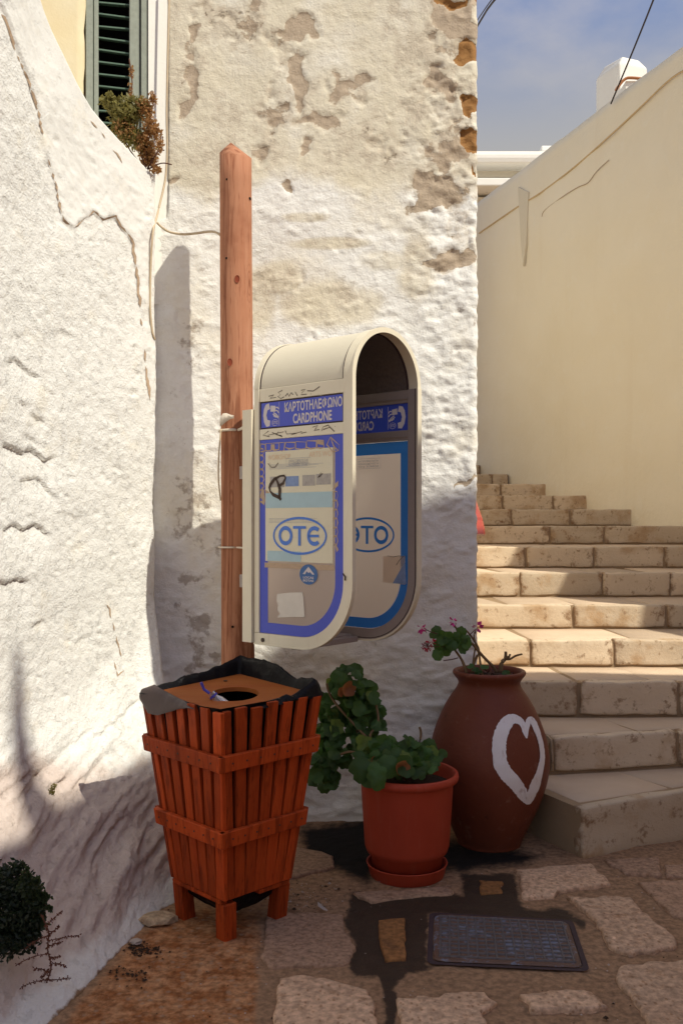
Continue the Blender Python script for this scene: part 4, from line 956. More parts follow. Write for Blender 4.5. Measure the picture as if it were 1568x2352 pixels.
for side in ('near', 'far'):
    mp = near_map if side == 'near' else far_map; mps = near_map if side == 'near' else far_same
    blue = M['blue'] if side == 'near' else M['blue_far']
    # blue name sign
    if side == 'far': blue = M['blue_sign_far']
    sp = mk('name_sign', [mps(u, z, 0.0) for u, z in (((.038, 1.903), (BW-FW-.008, 1.903), (BW-FW-.008, 2.008), (.038, 2.008)) if side == 'near' else ((.0305, 1.8968), (BW-FW, 1.8968), (BW-FW, 2.0142), (.0305, 2.0142)))], [(0, 1, 2, 3)], blue, hood)
    s = M['sign_white'] if side == 'near' else M['sign_far']; o1 = 0.0009; blue = M['blue'] if side == 'near' else M['blue_far']
    z0, z1 = 1.903, 2.008; H = z1-z0
    text('lettering', 'ΚΑΡΤΟΤΗΛΕΦΩΝΟ', (.177, .496, z0+.53*H, z0+.94*H), mp, s, sp, o1, 0.028)
    text('lettering', 'CARDPHONE', (.226, .440, z0+.055*H, z0+.45*H), mp, s, sp, o1, 0.03)
    lines('divider', [[(.146, z0+.03*H), (.146, z0+.97*H)]], .0018, mp, s, sp, o1)
    hs_ = [(.066, .93), (.086, .97), (.092, .74), (.077, .70), (.070, .50), (.076, .31), (.093, .27), (.090, .05), (.070, .03), (.056, .22), (.050, .50), (.055, .76)]
    face('handset_mark', [(u, z0+k*H) for u, k in hs_], mp, s, sp, o1)
    face('card_mark', [(.094, z0+.63*H), (.124, z0+.61*H), (.125, z0+.84*H), (.096, z0+.87*H)], mp, s, sp, o1)
    lines('hand_mark', [[(.112, z0+.58*H), (.128, z0+.50*H), (.142, z0+.38*H)], [(.108, z0+.52*H), (.126, z0+.44*H), (.140, z0+.34*H)], [(.112, z0+.46*H), (.128, z0+.38*H)], [(.126, z0+.76*H), (.136, z0+.78*H), (.143, z0+.70*H)], [(.125, z0+.66*H), (.135, z0+.64*H), (.143, z0+.55*H)]], .005, mp, s, sp, o1)
    ringface('oval_ring', oval((.121, z0+.17*H), .020, .13*H, 20), oval((.121, z0+.17*H), .0188, .115*H, 20), mp, s, sp, o1)
    text('lettering', 'ΟΤЄ', (.107, .135, z0+.11*H, z0+.23*H), mp, s, sp, o1, 0.02)
    # big panel
    pol = inner_poly(FW+.002, 0.0315, 1.851); pan = mk('side_panel', [mps(u, z, -.001) for u, z in pol], [tuple(range(len(pol)))], M['panel'], hood)
    n_ = len(pol); bi = 0.047
    inn = [(0.0315+bi, ZB+FW+bi)]+[p for p in outline(FW+bi)[1:-2]]+[(BW-FW-bi, 1.851-.052), (0.0315+bi, 1.851-.052)]
    inn[1] = (max(inn[1][0], 0.0315+bi+.01), inn[1][1])
    ringface('blue_border', pol, inn, mps, blue, pan, 0.0006)
    lg = M['blue_logo'] if side == 'near' else M['blue_far']
    if side == 'near':
        ua, ub = zA(305, 1250)[0], zA(752, 1250)[0]; zt1 = zA(528, 898)[1]; zb1 = zA(530, 1645)[1]
        po = mk('poster', [mp(ua, zb1, .0012), mp(ub, zb1, .0012), mp(ub, zt1, .0012), mp(ua, zt1, .0012)], [(0, 1, 2, 3)], M['poster'], pan)
        def patch(name, x0, y0, x1, y1, mat, off=.0018):
            (u0, zz1), (u1, zz0) = zA(x0, y0), zA(x1, y1); return mk(name, [mp(u0, zz0, off), mp(u1, zz0, off), mp(u1, zz1, off), mp(u0, zz1, off)], [(0, 1, 2, 3)], mat, po)
        patch('blue_band', 308, 1188, 749, 1280, M['pale_blue']); patch('blue_band', 318, 1568, 540, 1643, M['pale_blue'])
        patch('picture', 336, 1078, 432, 1146, M['photo_grey']); patch('picture', 438, 1076, 526, 1140, M['photo_blue']); patch('picture', 550, 1068, 634, 1136, M['photo_grey']); patch('picture', 640, 1060, 738, 1128, M['photo_grey'])
        u0, zc = zA(322, 950); u1, _ = zA(470, 950); u2, _ = zA(595, 940); u3, _ = zA(745, 930)
        text('lettering', 'WORKSHOP', (u0, u1, zc-.012, zc+.010), mp, M['orange_print'], po, .0018); text('lettering', 'ARTS WO', (u2, u3, zc-.010, zc+.012), mp, M['orange_print'], po, .0018)
        for j in range(9):
            y = 1000+j*7 if j < 5 else 1310+j*9; (a, zz_), (b, _) = zA(330, y), zA(random.uniform(560, 735), y); lines('print_line', [[(a, zz_), (b, zz_)]], .0012, mp, M['notice'], po, .0017)
        patch('torn_strip', 300, 1647, 760, 1700, M['tape'], .0010)
        nr = [zA(443, 958), zA(605, 948), zA(603, 1000), zA(444, 1010)]
        lines('notice_frame', [nr+[nr[0]]], .0012, mp, M['notice'], pan, .0026)
        for j, s_ in enumerate(('ΑΠΑΓΟΡΕΥΕΤΑΙ', 'Η ΤΟΙΧΟΚΟΛΛΗΣΗ', 'ΝΟΜΟΣ 2147')):
            (a, zz_), (b, _) = zA(460, 972+j*14), zA(588, 972+j*14); text('lettering', s_, (a, b, zz_-.0042, zz_+.0042), mp, M['notice'], pan, .0026)
        logo(mp, lg, pan, .0028, OVC, ORU, ORZ, .0085)
        cs = zA(592, 1727); ru = (zA(652, 1727)[0]-zA(532, 1727)[0])/2; rz2 = (zA(592, 1660)[1]-zA(592, 1795)[1])/2
        stk = face('round_sticker', oval(cs, ru, rz2, 28), mp, M['sticker'], pan, .0028)
        mnt = [(-.70, -.02), (0, .80), (.74, -.02), (.50, -.06), (.18, .22), (.02, .10), (-.22, .30), (-.40, -.04)]
        face('peak_mark', [(cs[0]+a*ru*.9, cs[1]+.06*rz2+b*rz2*.9) for a, b in mnt], mp, s, stk, .0036)
        for j, s_ in enumerate(('LOCAS', 'BOTAS')): text('lettering', s_, (cs[0]-ru*.58, cs[0]+ru*.58, cs[1]-rz2*(.40+.30*j), cs[1]-rz2*(.18+.30*j)), mp, s, stk, .0036, .03)
        tp = [zA(385, 1855), zA(420, 1852), zA(470, 1846), zA(550, 1845), zA(558, 1880), zA(562, 1940), zA(567, 2008), zA(500, 2008), zA(386, 2012), zA(404, 1985), zA(386, 1962), zA(392, 1930), zA(380, 1900)]
        face('torn_paper', tp, mp, M['paper'], pan, .0028)
        # dried glue cells on the border
        gl = []
        def cell(x0, y0, x1, y1):
            a, b, c, d = (x0+random.uniform(-4, 4), y0), (x1+random.uniform(-4, 4), y0+random.uniform(-4, 4)), (x1+random.uniform(-4, 4), y1), (x0+random.uniform(-4, 4), y1+random.uniform(-4, 4)); m1 = ((c[0]+d[0])/2+random.uniform(-6, 6), y1+random.uniform(2, 8))
            gl.append([zA(*q) for q in (a, b, c, m1, d, a)])
        for x0, x1 in ((270, 305), (308, 342), (346, 392), (398, 430), (436, 500), (504, 572), (580, 640), (646, 690)):
            y = 860-(x0-270)*.065; cell(x0, y, x1, y+random.uniform(36, 50))
        gl.append([zA(*q) for q in ((735, 815), (795, 868), (790, 905), (752, 912), (712, 865), (735, 815))]); gl.append([zA(*q) for q in ((740, 830), (760, 880), (790, 905))])
        for y0 in range(890, 1200, 46): gl.append([zA(*q) for q in ((268, y0), (290, y0+4), (296, y0+22), (288, y0+42), (270, y0+44))])
        for y0 in range(1180, 1540, 60): gl.append([zA(*q) for q in ((752, y0), (778, y0-6), (784, y0+24), (776, y0+52), (754, y0+50))])
        lines('dried_glue', gl, .0042, mp, M['tape'], pan, .0014, .8)
        for q in ([(750, 1165), (770, 1120), (788, 1105), (786, 1138), (762, 1160)], [(268, 1210), (285, 1140), (298, 1170), (304, 1235), (298, 1268), (264, 1240), (288, 1236)], [(300, 1160), (330, 1180), (326, 1205), (312, 1208)], [(640, 838), (690, 845), (688, 868), (655, 862)], [(340, 868), (366, 860), (368, 900), (345, 902)], [(760, 1500), (790, 1560), (776, 1580)]):
            face('glue_scrap', [zA(*p) for p in q], mp, M['tape'], pan, .0016)
        # marker scrawl
        sc = [[(400, 1075), (365, 1095), (340, 1130), (333, 1150), (338, 1175), (360, 1198), (404, 1218)], [(372, 1080), (390, 1120), (402, 1160), (400, 1218), (410, 1232)], [(395, 1140), (425, 1120), (440, 1085), (432, 1070), (400, 1074)]]
        lines('marker_scrawl', [[zA(*p) for p in l] for l in sc], .010, mp, M['ink'], pan, .0034, .6)
        lines('marker_scrawl', [[zA(*p) for p in l] for l in ([(325, 990), (345, 1015), (370, 1015), (392, 985)], [(655, 1085), (668, 1060), (675, 1050)], [(662, 1080), (685, 1055)])], .0025, mp, M['ink'], pan, .0034, .5)
    else:
        (a0, zc0), (a1, _) = zA(443, 985), zA(605, 985); zc0 = 1.762
        lines('notice_frame', [[(a0, zc0-.022), (a1, zc0-.022), (a1, zc0+.022), (a0, zc0+.022), (a0, zc0-.022)]], .0010, mp, M['notice'], pan, .0014)
        for j, s_ in enumerate(('ΑΠΑΓΟΡΕΥΕΤΑΙ', 'Η ΤΟΙΧΟΚΟΛΛΗΣΗ', 'ΝΟΜΟΣ 2147')): text('lettering', s_, (a0+.012, a1-.012, zc0+.007-.012*j, zc0+.015-.012*j), mp, M['notice'], pan, .0014)
        logo(mp, lg, pan, .0014, OVC, ORU, ORZ, .0085)
        tri = [(.12, 1.235), (.075, 1.30), (.052, 1.33), (.046, 1.235)]
        face('leaflet_corner', tri, mp, M['photo_blue'], pan, .0016); face('leaflet', [(.052, 1.232), (.175, 1.238), (.172, 1.352), (.052, 1.356)], mp, M['panel'], pan, .0013)
        lines('crack_line', [[(.06, 1.352), (.085, 1.356), (.115, 1.350), (.15, 1.354)], [(.065, 1.350), (.085, 1.335), (.10, 1.315)]], .0022, mp, M['ink'], pan, .0018, .5)
# scrawl on the crossbars
g1 = [[(330, 545), (365, 535), (340, 558), (380, 552)], [(420, 505), (392, 520), (410, 535), (390, 545), (410, 560), (432, 548)], [(440, 545), (455, 525), (465, 545), (480, 520), (492, 535)], [(505, 515), (520, 542)], [(545, 505), (575, 498), (550, 520), (545, 535), (582, 530)], [(585, 508), (625, 510), (668, 480)], [(608, 528), (611, 530)]]
g2 = [[(330, 775), (292, 803), (335, 812)], [(325, 803), (430, 780)], [(352, 785), (420, 812)], [(395, 780), (380, 800), (415, 805)], [(440, 772), (450, 795), (520, 788)], [(480, 800), (550, 778), (545, 790), (580, 782)], [(620, 750), (655, 738), (640, 760), (630, 772), (665, 765)], [(680, 775), (690, 748), (725, 735), (735, 750), (690, 765)], [(730, 745), (765, 778)], [(768, 745), (771, 747)]]
lines('pen_scrawl', [[zA(*p) for p in l] for l in g1], .0026, lambda u, z, o: bp(u, .003-o, z), M['ink'], hood, .0012, .4)
lines('pen_scrawl', [[zA(*p) for p in l] for l in g2], .0026, lambda u, z, o: bp(u, .003-o, z), M['ink'], hood, .0012, .4)

# ---- straps and cables
def ptube(name, pts, rad, mat, label, cat, parent=None, sides=6, n=6):
    v, f = tube_vf(catmull(pts, n), rad, sides); o = mk(name, v, f, mat, parent, True)
    if parent is None: tag(o, label, cat)
    return o
def around(z, a0, a1, r=.080, dz=0.0, n=10): return [Vector((PXc+r*math.cos(math.radians(a0+(a1-a0)*k/n)), PD+r*math.sin(math.radians(a0+(a1-a0)*k/n)), z+dz*k/n)) for k in range(n+1)]
ptube('strap', [bp(-.125, .06, 1.925)]+around(1.93, 285, 90), 0.0065, M['strap'], 'white cable strap round the pole near the top of the phone hood', 'strap')
V, F = [], []
for i, (x, y, w) in enumerate(((505, 970, 9), (512, 962, 12), (520, 958, 9), (530, 957, 4), (537, 957, 3))):
    c = P(x, y, PD-.09-.012*i); V += [c+Vector((0, 0, w/480)), c-Vector((0, 0, w/480)), c+Vector((0, .012, -w/480)), c+Vector((0, .012, w/480))]
    if i: F += [tuple(4*(i-1)+q for q in (0, 1))+(4*i+1, 4*i), (4*i-4+1, 4*i-4+2, 4*i+2, 4*i+1), (4*i-4+3, 4*i-4, 4*i, 4*i+3)]
tag(mk('strap_end', V, F, M['strap'], None, True), 'flat white loose strap end sticking out left of the pole', 'strap')
ptube('tie_wire', [bp(-.125, .05, 1.388)]+around(1.384, 280, 110, .083), 0.0045, M['strap'], 'thin white wire tied round the pole halfway down the phone hood', 'wire')
ptube('pole_cable', [P(508, 985, 4.36), P(503, 1040, 4.36), P(502, 1100, 4.37), P(507, 1150, 4.37)], 0.004, M['cable'], 'short thin cable hanging down the left side of the pole', 'cable')
ptube('slack_cable', [P(361, 511, 4.60), P(372, 522, 4.60), P(390, 533, 4.58), P(420, 538, 4.55), P(450, 536, 4.52), P(480, 532, 4.48), P(497, 534, 4.45), P(507, 541, 4.42)], 0.006, M['cable'], 'slack pale cable running from the wall corner to the pole', 'cable')
ptube('corner_cable', [P(390, -60, 4.66), P(387, 60, 4.66), P(385, 150, 4.66), P(383, 260, 4.66), P(384, 340, 4.655), P(380, 410, 4.64), P(367, 470, 4.60), P(360, 500, 4.55), P(352, 530, 4.44), P(347, 600, 4.44), P(345, 700, 4.44), P(350, 760, 4.45), P(356, 780, 4.47)], 0.0055, M['cable'], 'thin painted cable running down the corner beside the window', 'cable')
ptube('overhead_wire', [P(1142, -8, 9.0), P(1118, 22, 9.6), P(1090, 70, 10.2)], 0.011, M['wire'], 'thicker dark overhead wire at the top edge of the house corner', 'wire', n=2)
ptube('overhead_wire', [P(1134, -8, 9.0), P(1116, 16, 9.6), P(1092, 52, 10.2)], 0.006, M['wire'], 'thinner dark overhead wire at the top edge of the house corner', 'wire', n=2)
ptube('overhead_wire', [P(1512, -40, 8.5), P(1500, -2, 8.7), P(1452, 118, 9.5), P(1402, 238, 10.25)], 0.009, M['wire'], 'dark overhead wire crossing in front of the chimney', 'wire', n=3)

# ---- red handrail behind the house corner
hr = [(0.728, 4.93, 1.435), (0.727, 4.942, 1.462), (0.725, 4.985, 1.502), (0.72, 5.05, 1.55), (0.71, 5.6, 1.80), (0.71, 7.2, 2.35)]
V, F = [], []; path = catmull(hr, 5)
for i, p in enumerate(path):
    for dx, dz in ((-.031, .006), (-.022, .016), (.016, .016), (.027, .006), (.027, -.016), (-.031, -.016)):
        t = (path[min(i+1, len(path)-1)]-path[max(i-1, 0)]).normalized(); nn = Vector((0, -t.z, t.y)); V.append(p+Vector((dx, 0, 0))+nn*dz)
m = 6
for i in range(len(path)-1):
    for k in range(m): F.append((i*m+k, i*m+(k+1) % m, (i+1)*m+(k+1) % m, (i+1)*m+k))
F.append(tuple(range(m))[::-1]); tag(mk('handrail', V, F, M['rail_red'], None, False), 'glossy red handrail end curving down just behind the house corner', 'handrail')

# ---- slatted bin
BC = Vector((-.418, 3.553, 0))
def hh(z): return .23+(z-.15)*.165
dirs = [Vector((.013, -1, 0)), Vector((-1, .03, 0)), Vector((0, 1, 0)), Vector((1, -.03, 0))]
binr = empty('litter_bin', BC, 'tall tapered litter bin of red brown wooden slats with a holed lid', 'litter bin')
def corner(k, z, ex=0.0): return BC+dirs[k % 4]*(hh(z)+ex)+Vector((0, 0, z))
for fc in range(4):
    a, b = fc, (fc+1) % 4
    inw = -(dirs[a]+dirs[b]).normalized()
    for k in range(7):
        top = .850+random.uniform(-.008, .006); p8 = []
        for z in (.152, top):
            A, B = corner(a, z), corner(b, z); Lz = (B-A).length; e = (B-A)/Lz; s0 = k*(Lz-.0465)/6; w = .0465+random.uniform(-.002, .002)
            o0 = e*(s0 if k or fc % 2 else s0+.0); q0, q1 = A+o0, A+o0+e*w
            if k == 6 : q1 = q1-e*.0195
            p8 += [q0, q1, q1+inw*.018, q0+inw*.018]
        v, f = hexa(p8); v, f = bevelled(v, f, .002); mk('slat', v, f, M['bin'], binr)
    for z0, z1 in ((.636, .694), (.360, .419)):
        A, B, A1, B1 = corner(a, z0, .003), corner(b, z0, .003), corner(a, z1, .003), corner(b, z1, .003); e = (B-A).normalized(); out = -inw*.022; ov = .004 if fc % 2 else .024
        A, B, A1, B1 = A-e*ov, B+e*(.024 if ov < .01 else .003), A1-e*ov, B1+e*(.024 if ov < .01 else .003)
        v, f = hexa([A+out, B+out, B, A, A1+out, B1+out, B1, A1]); v, f = bevelled(v, f, .003); mk('rail', v, f, M['bin'], binr)
    for k in range(7):
        for z0 in (.665, .390):
            A, B = corner(a, z0, .003), corner(b, z0, .003); q = A.lerp(B, (k+.5)/7)-inw*.0222
            v, f = tube_vf([q, q-inw*.0016], .0035, 6); mk('nail', v, f, M['ink'], binr)
    A, B = corner(a, .137, -.02), corner(b, .137, -.02); A1, B1 = corner(a, .151, -.02), corner(b, .151, -.02); out = -inw*.017
    if fc != 3: v, f = hexa([A+out, B+out, B+inw*.01, A+inw*.01, A1+out, B1+out, B1+inw*.01, A1+inw*.01]); mk('base_rail', v, f, M['bin'], binr)
    else:
        M1 = A.lerp(B, .50); M2 = A1.lerp(B1, .50)
        v, f = hexa([A+out, M1+out, M1+inw*.01, A+inw*.01, A1+out, M2+out, M2+inw*.01, A1+inw*.01]); mk('base_rail', v, f, M['bin'], binr)
for k in range(4):
    d0 = dirs[k]; e1 = (dirs[(k+1) % 4]-d0).normalized(); e2 = (dirs[(k-1) % 4]-d0).normalized(); p8 = []
    for z in (-.004 if k in (0,) else -.003, .136):
        c = BC+d0*(.212 if z < .1 else .226)+Vector((0, 0, z)); w = .056
        p8 += [c, c+e2*w, c+e2*w+e1*w, c+e1*w]
    v, f = hexa(p8); f = [q[::-1] for q in f] if False else f; v, f = bevelled(v, f, .004); mk('leg', v, f, M['bin'], binr)
# lid: square board with a round hole, tipped a little
lidz = lambda x, y: .838+(y-(BC.y-.27))*.070
n = 48; V, F = [], []
def sq(a, r):  # point on the rotated square at angle a
    c, s = math.cos(a), math.sin(a); k = r/(abs(c)+abs(s)); return c*k, s*k
for dz in (0, -.016):
    for k in range(n):
        a = 2*math.pi*k/n; x, y = BC.x+.015+.092*math.cos(a), BC.y-.03+.105*math.sin(a); V.append((x, y, lidz(x, y)+dz))
    for k in range(n):
        a = 2*math.pi*k/n; x, y = sq(a, .298); x += BC.x; y += BC.y; V.append((x, y, lidz(x, y)+dz))
for k in range(n):
    j = (k+1) % n; F += [(k, j, n+j, n+k), (2*n+k, 3*n+k, 3*n+j, 2*n+j), (k, 2*n+k, 2*n+j, j), (n+k, n+j, 3*n+j, 3*n+k)]
lid = mk('lid', V, [q[::-1] for q in F], M['lid'], binr)
lo = P(518, 1578, 3.72); lo.z = lidz(lo.x, lo.y); v, f = tube_vf([lo+Vector((0, 0, .001)), lo+Vector((0, 0, .004))], .008, 8); mk('lid_knot', v, f, M['ink'], lid)

# ---- bag in the bin
bag = empty('rubbish_bag', BC+Vector((0, 0, .06)), 'black plastic rubbish bag lining the slatted bin and folded over its rim', 'bag')
V, F = [], []; n = 64
per = []
for k in range(n):
    a = -math.pi/2-2*math.pi*k/n; per.append(a)        # front -> left -> back -> right
zz_ = [(.055, .10), (.10, .17), (.30, .215), (.55, .255), (.80, .30), (.855, .325)]
for z, r in zz_:
    for k, a in enumerate(per):
        x, y = sq(a, r*(1+.04*float(fbm(math.cos(a)*4, math.sin(a)*4, z*9, 3, 91)))); V.append((BC.x+x, BC.y+y, z))
for j in range(len(zz_)-1):
    for k in range(n): F.append((j*n+k, j*n+(k+1) % n, (j+1)*n+(k+1) % n, (j+1)*n+k))
F.append(tuple(range(n)))
mk('bag_body', V, F, M['bag'], bag, True)
def rim(k0, k1, heights, hang, mat, name, rin=.293, rout=.340, seed=0, wr=.014):
    """folded film along the bin's edge; parameter runs 0 front, .25 left, .5 back, .75 right"""
    m = 90; V, F = [], []; cols = 11
    for i in range(m):
        t = k0+(k1-k0)*i/(m-1); a = -math.pi/2-2*math.pi*t
        s = i/(m-1); h = float(np.interp(t, [p[0] for p in heights], [p[1] for p in heights])); hg = float(np.interp(t, [p[0] for p in hang], [p[1] for p in hang]))
        x0, y0 = sq(a, 1.0); taper = min(1, 6*s, 6*(1-s))
        prof = [(rin, -.004), (rin+.010, .004+h*.30), (rin+.018, .004+h*.70), (rin+.026, .004+h), (rout-.008, .003+h*.86), (rout+.003, .001+h*.5), (rout+.007, -hg*.1), (rout+.010, -hg*.35), (rout+.011, -hg*.6), (rout+.010, -hg*.8), (rout+.008, -hg)]
        for j, (r, z) in enumerate(prof):
            ns = float(fbm(x0*7+seed, y0*7, j*.25, 3, 95)); n2_ = float(fbm(t*44, j*.22, seed, 3, 96))
            r2 = r+wr*.5*n2_*(j > 1)*(.4 if j > 5 else 1)*taper; V.append((BC.x+x0*r2, BC.y+y0*r2, lidz(BC.x+x0*r, BC.y+y0*r)*1.0+max(-.2, z*taper)+wr*.8*ns*(j > 1)*(.4 if j > 7 else 1)*taper))
        if i:
            for j in range(cols-1): q = (i-1)*cols+j; F.append((q, q+1, q+cols+1, q+cols))
    return mk(name, V, F, mat, bag, True)
rim(.235, .84, [(.235, .045), (.27, .030), (.36, .030), (.44, .036), (.50, .062), (.56, .075), (.62, .070), (.70, .030), (.75, .050), (.80, .022), (.84, .0)], [(.2, .06), (.6, .05), (.72, .02), (.84, .03)], M['bag'], 'bag_rim', seed=3, wr=.009)
rim(.065, .262, [(.065, .0), (.12, .006), (.18, .018), (.235, .036), (.262, .04)], [(.065, .0), (.11, .012), (.16, .04), (.20, .066), (.262, .075)], M['bag_grey'], 'stretched_film', seed=8, wr=.004)
rim(.80, .93, [(.80, .022), (.84, .012), (.93, .0)], [(.8, .012), (.93, .0)], M['bag'], 'bag_fold', seed=12, wr=.010)

# ---- bottle in the hole
bt = empty('plastic_bottle', P(500, 1600, 3.40), 'small clear plastic bottle with a blue cap ring lying in the bin hole', 'bottle')
ax0, ax1 = P(485, 1592, 3.44), P(512, 1612, 3.44); ax1.z = ax0.z-.05; axd = (ax1-ax0).normalized()
def along(prof, seg=16):
    V, F = [], []; s = axd.cross(Vector((0, 0, 1))).normalized(); u = s.cross(axd)
    for j, (l, r) in enumerate(prof):
        for k in range(seg):
            a = 2*math.pi*k/seg; V.append(ax0+axd*l+s*(r*math.cos(a))+u*(r*math.sin(a)))
    for j in range(len(prof)-1):
        for k in range(seg): F.append((j*seg+k, j*seg+(k+1) % seg, (j+1)*seg+(k+1) % seg, (j+1)*seg+k))
    return V, F
v, f = along([(.0, .014), (.018, .014), (.02, .013), (.035, .022), (.06, .029), (.14, .029)]); mk('bottle_body', v, f, M['clear'], bt, True)
v, f = along([(.010, .0145), (.010, .0165), (.017, .0165), (.017, .0145)]); mk('cap_ring', v, f, M['cap'], bt)
v, f = tube_vf([ax0+axd*.012+Vector((-.013, 0, .008)), ax0+Vector((-.026, 0, .014)), ax0+Vector((-.036, -.004, .040))], .0055, 6); mk('cap_hinge', v, f, M['cap'], bt)

# ---- plastic pot
PC = Vector(((934-CX)/FOC*4.0, 4.0, 0))
pot = empty('flower_pot', PC, 'red terracotta coloured plastic flower pot on a saucer beside the bin', 'flower pot')
v, f = lathe_vf([(0, .045), (.150, .045), (.152, .098), (.172, .105), (.180, .13), (.197, .395), (.199, .402), (.218, .408), (.2205, .420), (.218, .434), (.210, .440), (.203, .434), (.200, .41), (.190, .385)], PC.x, PC.y, 56); mk('pot_body', v, f, M['pot'], pot, True)
v, f = lathe_vf([(0, -.004), (.150, -.004), (.158, .002), (.170, .050), (.173, .053), (.170, .056), (.164, .052), (.155, .018), (0, .014)], PC.x, PC.y, 56); mk('saucer', v, f, M['pot'], pot, True)
v, f = lathe_vf([(.192, .384), (.12, .392), (.05, .388), (0, .395)], PC.x, PC.y, 40, .02); mk('soil', v, f, M['soil'], pot, True)

# ---- clay jar
JC = Vector(((1121-CX)/FOC*4.42, 4.40, 0))
JP = [(0, -.004), (.135, -.004), (.150, .012), (.172, .06), (.205, .13), (.240, .21), (.266, .29), (.279, .37), (.276, .43), (.262, .50), (.238, .57), (.206, .64), (.176, .69), (.158, .715), (.147, .735), (.144, .75), (.150, .765), (.163, .782), (.170, .793), (.169, .803), (.160, .808), (.150, .803), (.143, .79), (.138, .76)]
jr = [r for r, z in JP[1:19]]; jz = [z for r, z in JP[1:19]]
pf = catmull([(r, z, 0) for r, z in JP], 3)
jar = empty('clay_jar', JC, 'large brown clay jar with a white painted heart at the foot of the steps', 'jar')
v, f = lathe_vf([(max(p.x, 0), p.y) for p in pf], JC.x, JC.y, 72, .0); mk('jar_body', v, f, M['jar'], jar, True)
v, f = lathe_vf([(.142, .772), (.10, .782), (.04, .775), (0, .785)], JC.x, JC.y, 40, .03); mk('soil', v, f, M['soil'], jar, True)
def jar_hit(x, y, off=.0025):
    dv = Vector(((x-CX)/FOC, 1, (HY-y)/FOC)); lo_ = 3.9
    for i in range(700):
        d = 3.9+i*.001; p = Vector((dv.x*d, d, EYE+dv.z*d)); r = math.hypot(p.x-JC.x, p.y-JC.y)
        rj = float(np.interp(p.z, jz, jr))
        if r <= rj+off: break
    else:
        # graze: closest approach, pushed on to the surface
        d = JC.y-.02; p = Vector((dv.x*d, d, EYE+dv.z*d))
    q = Vector((p.x-JC.x, p.y-JC.y, 0)); q = q.normalized()*(float(np.interp(p.z, jz, jr))+off); return Vector((JC.x+q.x, JC.y+q.y, p.z))
HT = [((534, 560), 8), ((524, 520), 26), ((505, 462), 32), ((468, 434), 46), ((420, 438), 66), ((378, 490), 74), ((352, 570), 78), ((348, 650), 78), ((362, 740), 78), ((400, 805), 80), ((455, 862), 74), ((495, 920), 66), ((532, 975), 46), ((552, 972), 42), ((590, 880), 54), ((622, 790), 36), ((640, 690), 28), ((632, 600), 26), ((608, 520), 30), ((580, 455), 34), ((555, 432), 30), ((538, 475), 28), ((534, 560), 8)]
cl = catmull([(1035+.34*p[0]-8, 1505+.34*p[1], w*.34*1.22) for p, w in HT], 7); V, F = [], []; m = 6
for i, c in enumerate(cl):
    q, r = cl[min(i+1, len(cl)-1)], cl[max(i-1, 0)]; t = Vector((q.x-r.x, q.y-r.y)).normalized()
    for k in range(m):
        s = (k/(m-1)-.5)*max(c.z, 4)*(1+.07*random.uniform(-1, 1)*(k in (0, m-1))); V.append(jar_hit(c.x-t.y*s, c.y+t.x*s, .0035+.0006*math.sin(i*.37)+.0006*(i > len(cl)*.7)))
    if i:
        for k in range(m-1): F.append(((i-1)*m+k, (i-1)*m+k+1, i*m+k+1, i*m+k))
mk('heart', V, F, M['heart'], jar, True)

# ---- manhole cover
A = [G(990, 2100), G(1310, 2118), G(1348, 2232), G(985, 2215)]
cov = empty('manhole_cover', sum(A, Vector())/4, 'rectangular iron manhole cover with flaking blue paint, set in the paving', 'manhole cover')
cen = sum(A, Vector())/4
def rr_poly(ins, z, rad=.035):
    out = []
    for i in range(4):
        p, a, b = A[i], A[i-1], A[(i+1) % 4]; da, db = (a-p).normalized(), (b-p).normalized()
        p = p+(da+db)*ins
        for k in range(5):
            t = k/4; q = p+da*rad*(1-t)**2+db*rad*t*t; out.append(Vector((q.x, q.y, z)))
    return out
r0, r1 = rr_poly(-.008, .0045), rr_poly(.010, .0045); r0b, r1b = rr_poly(-.008, -.01), rr_poly(.010, -.01); n = len(r0)
V = r0+r1+r1b; F = [(i, (i+1) % n, n+(i+1) % n, n+i) for i in range(n)]+[(n+i, n+(i+1) % n, 2*n+(i+1) % n, 2*n+i) for i in range(n)]
mk('rim_frame', V, F, M['seal'], cov)
r2, r3 = rr_poly(.013, .006), rr_poly(.020, .0105); V = r2+r3; F = [(i, (i+1) % n, n+(i+1) % n, n+i) for i in range(n)]+[tuple(range(n, 2*n))]
mk('cover_plate', V, F, M['cover'], cov)
mb = MB()
for i in range(1, 15):
    for q in range(2):
        pass
def lerp4(s, t): return (A[0].lerp(A[1], s)).lerp(A[3].lerp(A[2], s), t)
for i in range(15):
    s = .07+.86*i/14; a, b = lerp4(s, .09), lerp4(s, .91); d = (A[1]-A[0]).normalized()*.0035; z = Vector((0, 0, .0108)); h = Vector((0, 0, .005))
    mb.add(hexa([a-d+z, a+d+z, b+d+z, b-d+z, a-d*.5+z+h, a+d*.5+z+h, b+d*.5+z+h, b-d*.5+z+h]))
for i in range(11):
    t_ = .10+.80*i/10; a, b = lerp4(.06, t_), lerp4(.94, t_); d = (A[3]-A[0]).normalized()*.0035; z = Vector((0, 0, .0105)); h = Vector((0, 0, .0047))
    mb.add(hexa([a-d+z, b-d+z, b+d+z, a+d+z, a-d*.5+z+h, b-d*.5+z+h, b+d*.5+z+h, a+d*.5+z+h]))
mb.build('grip_pattern', M['bare_iron'], cov)

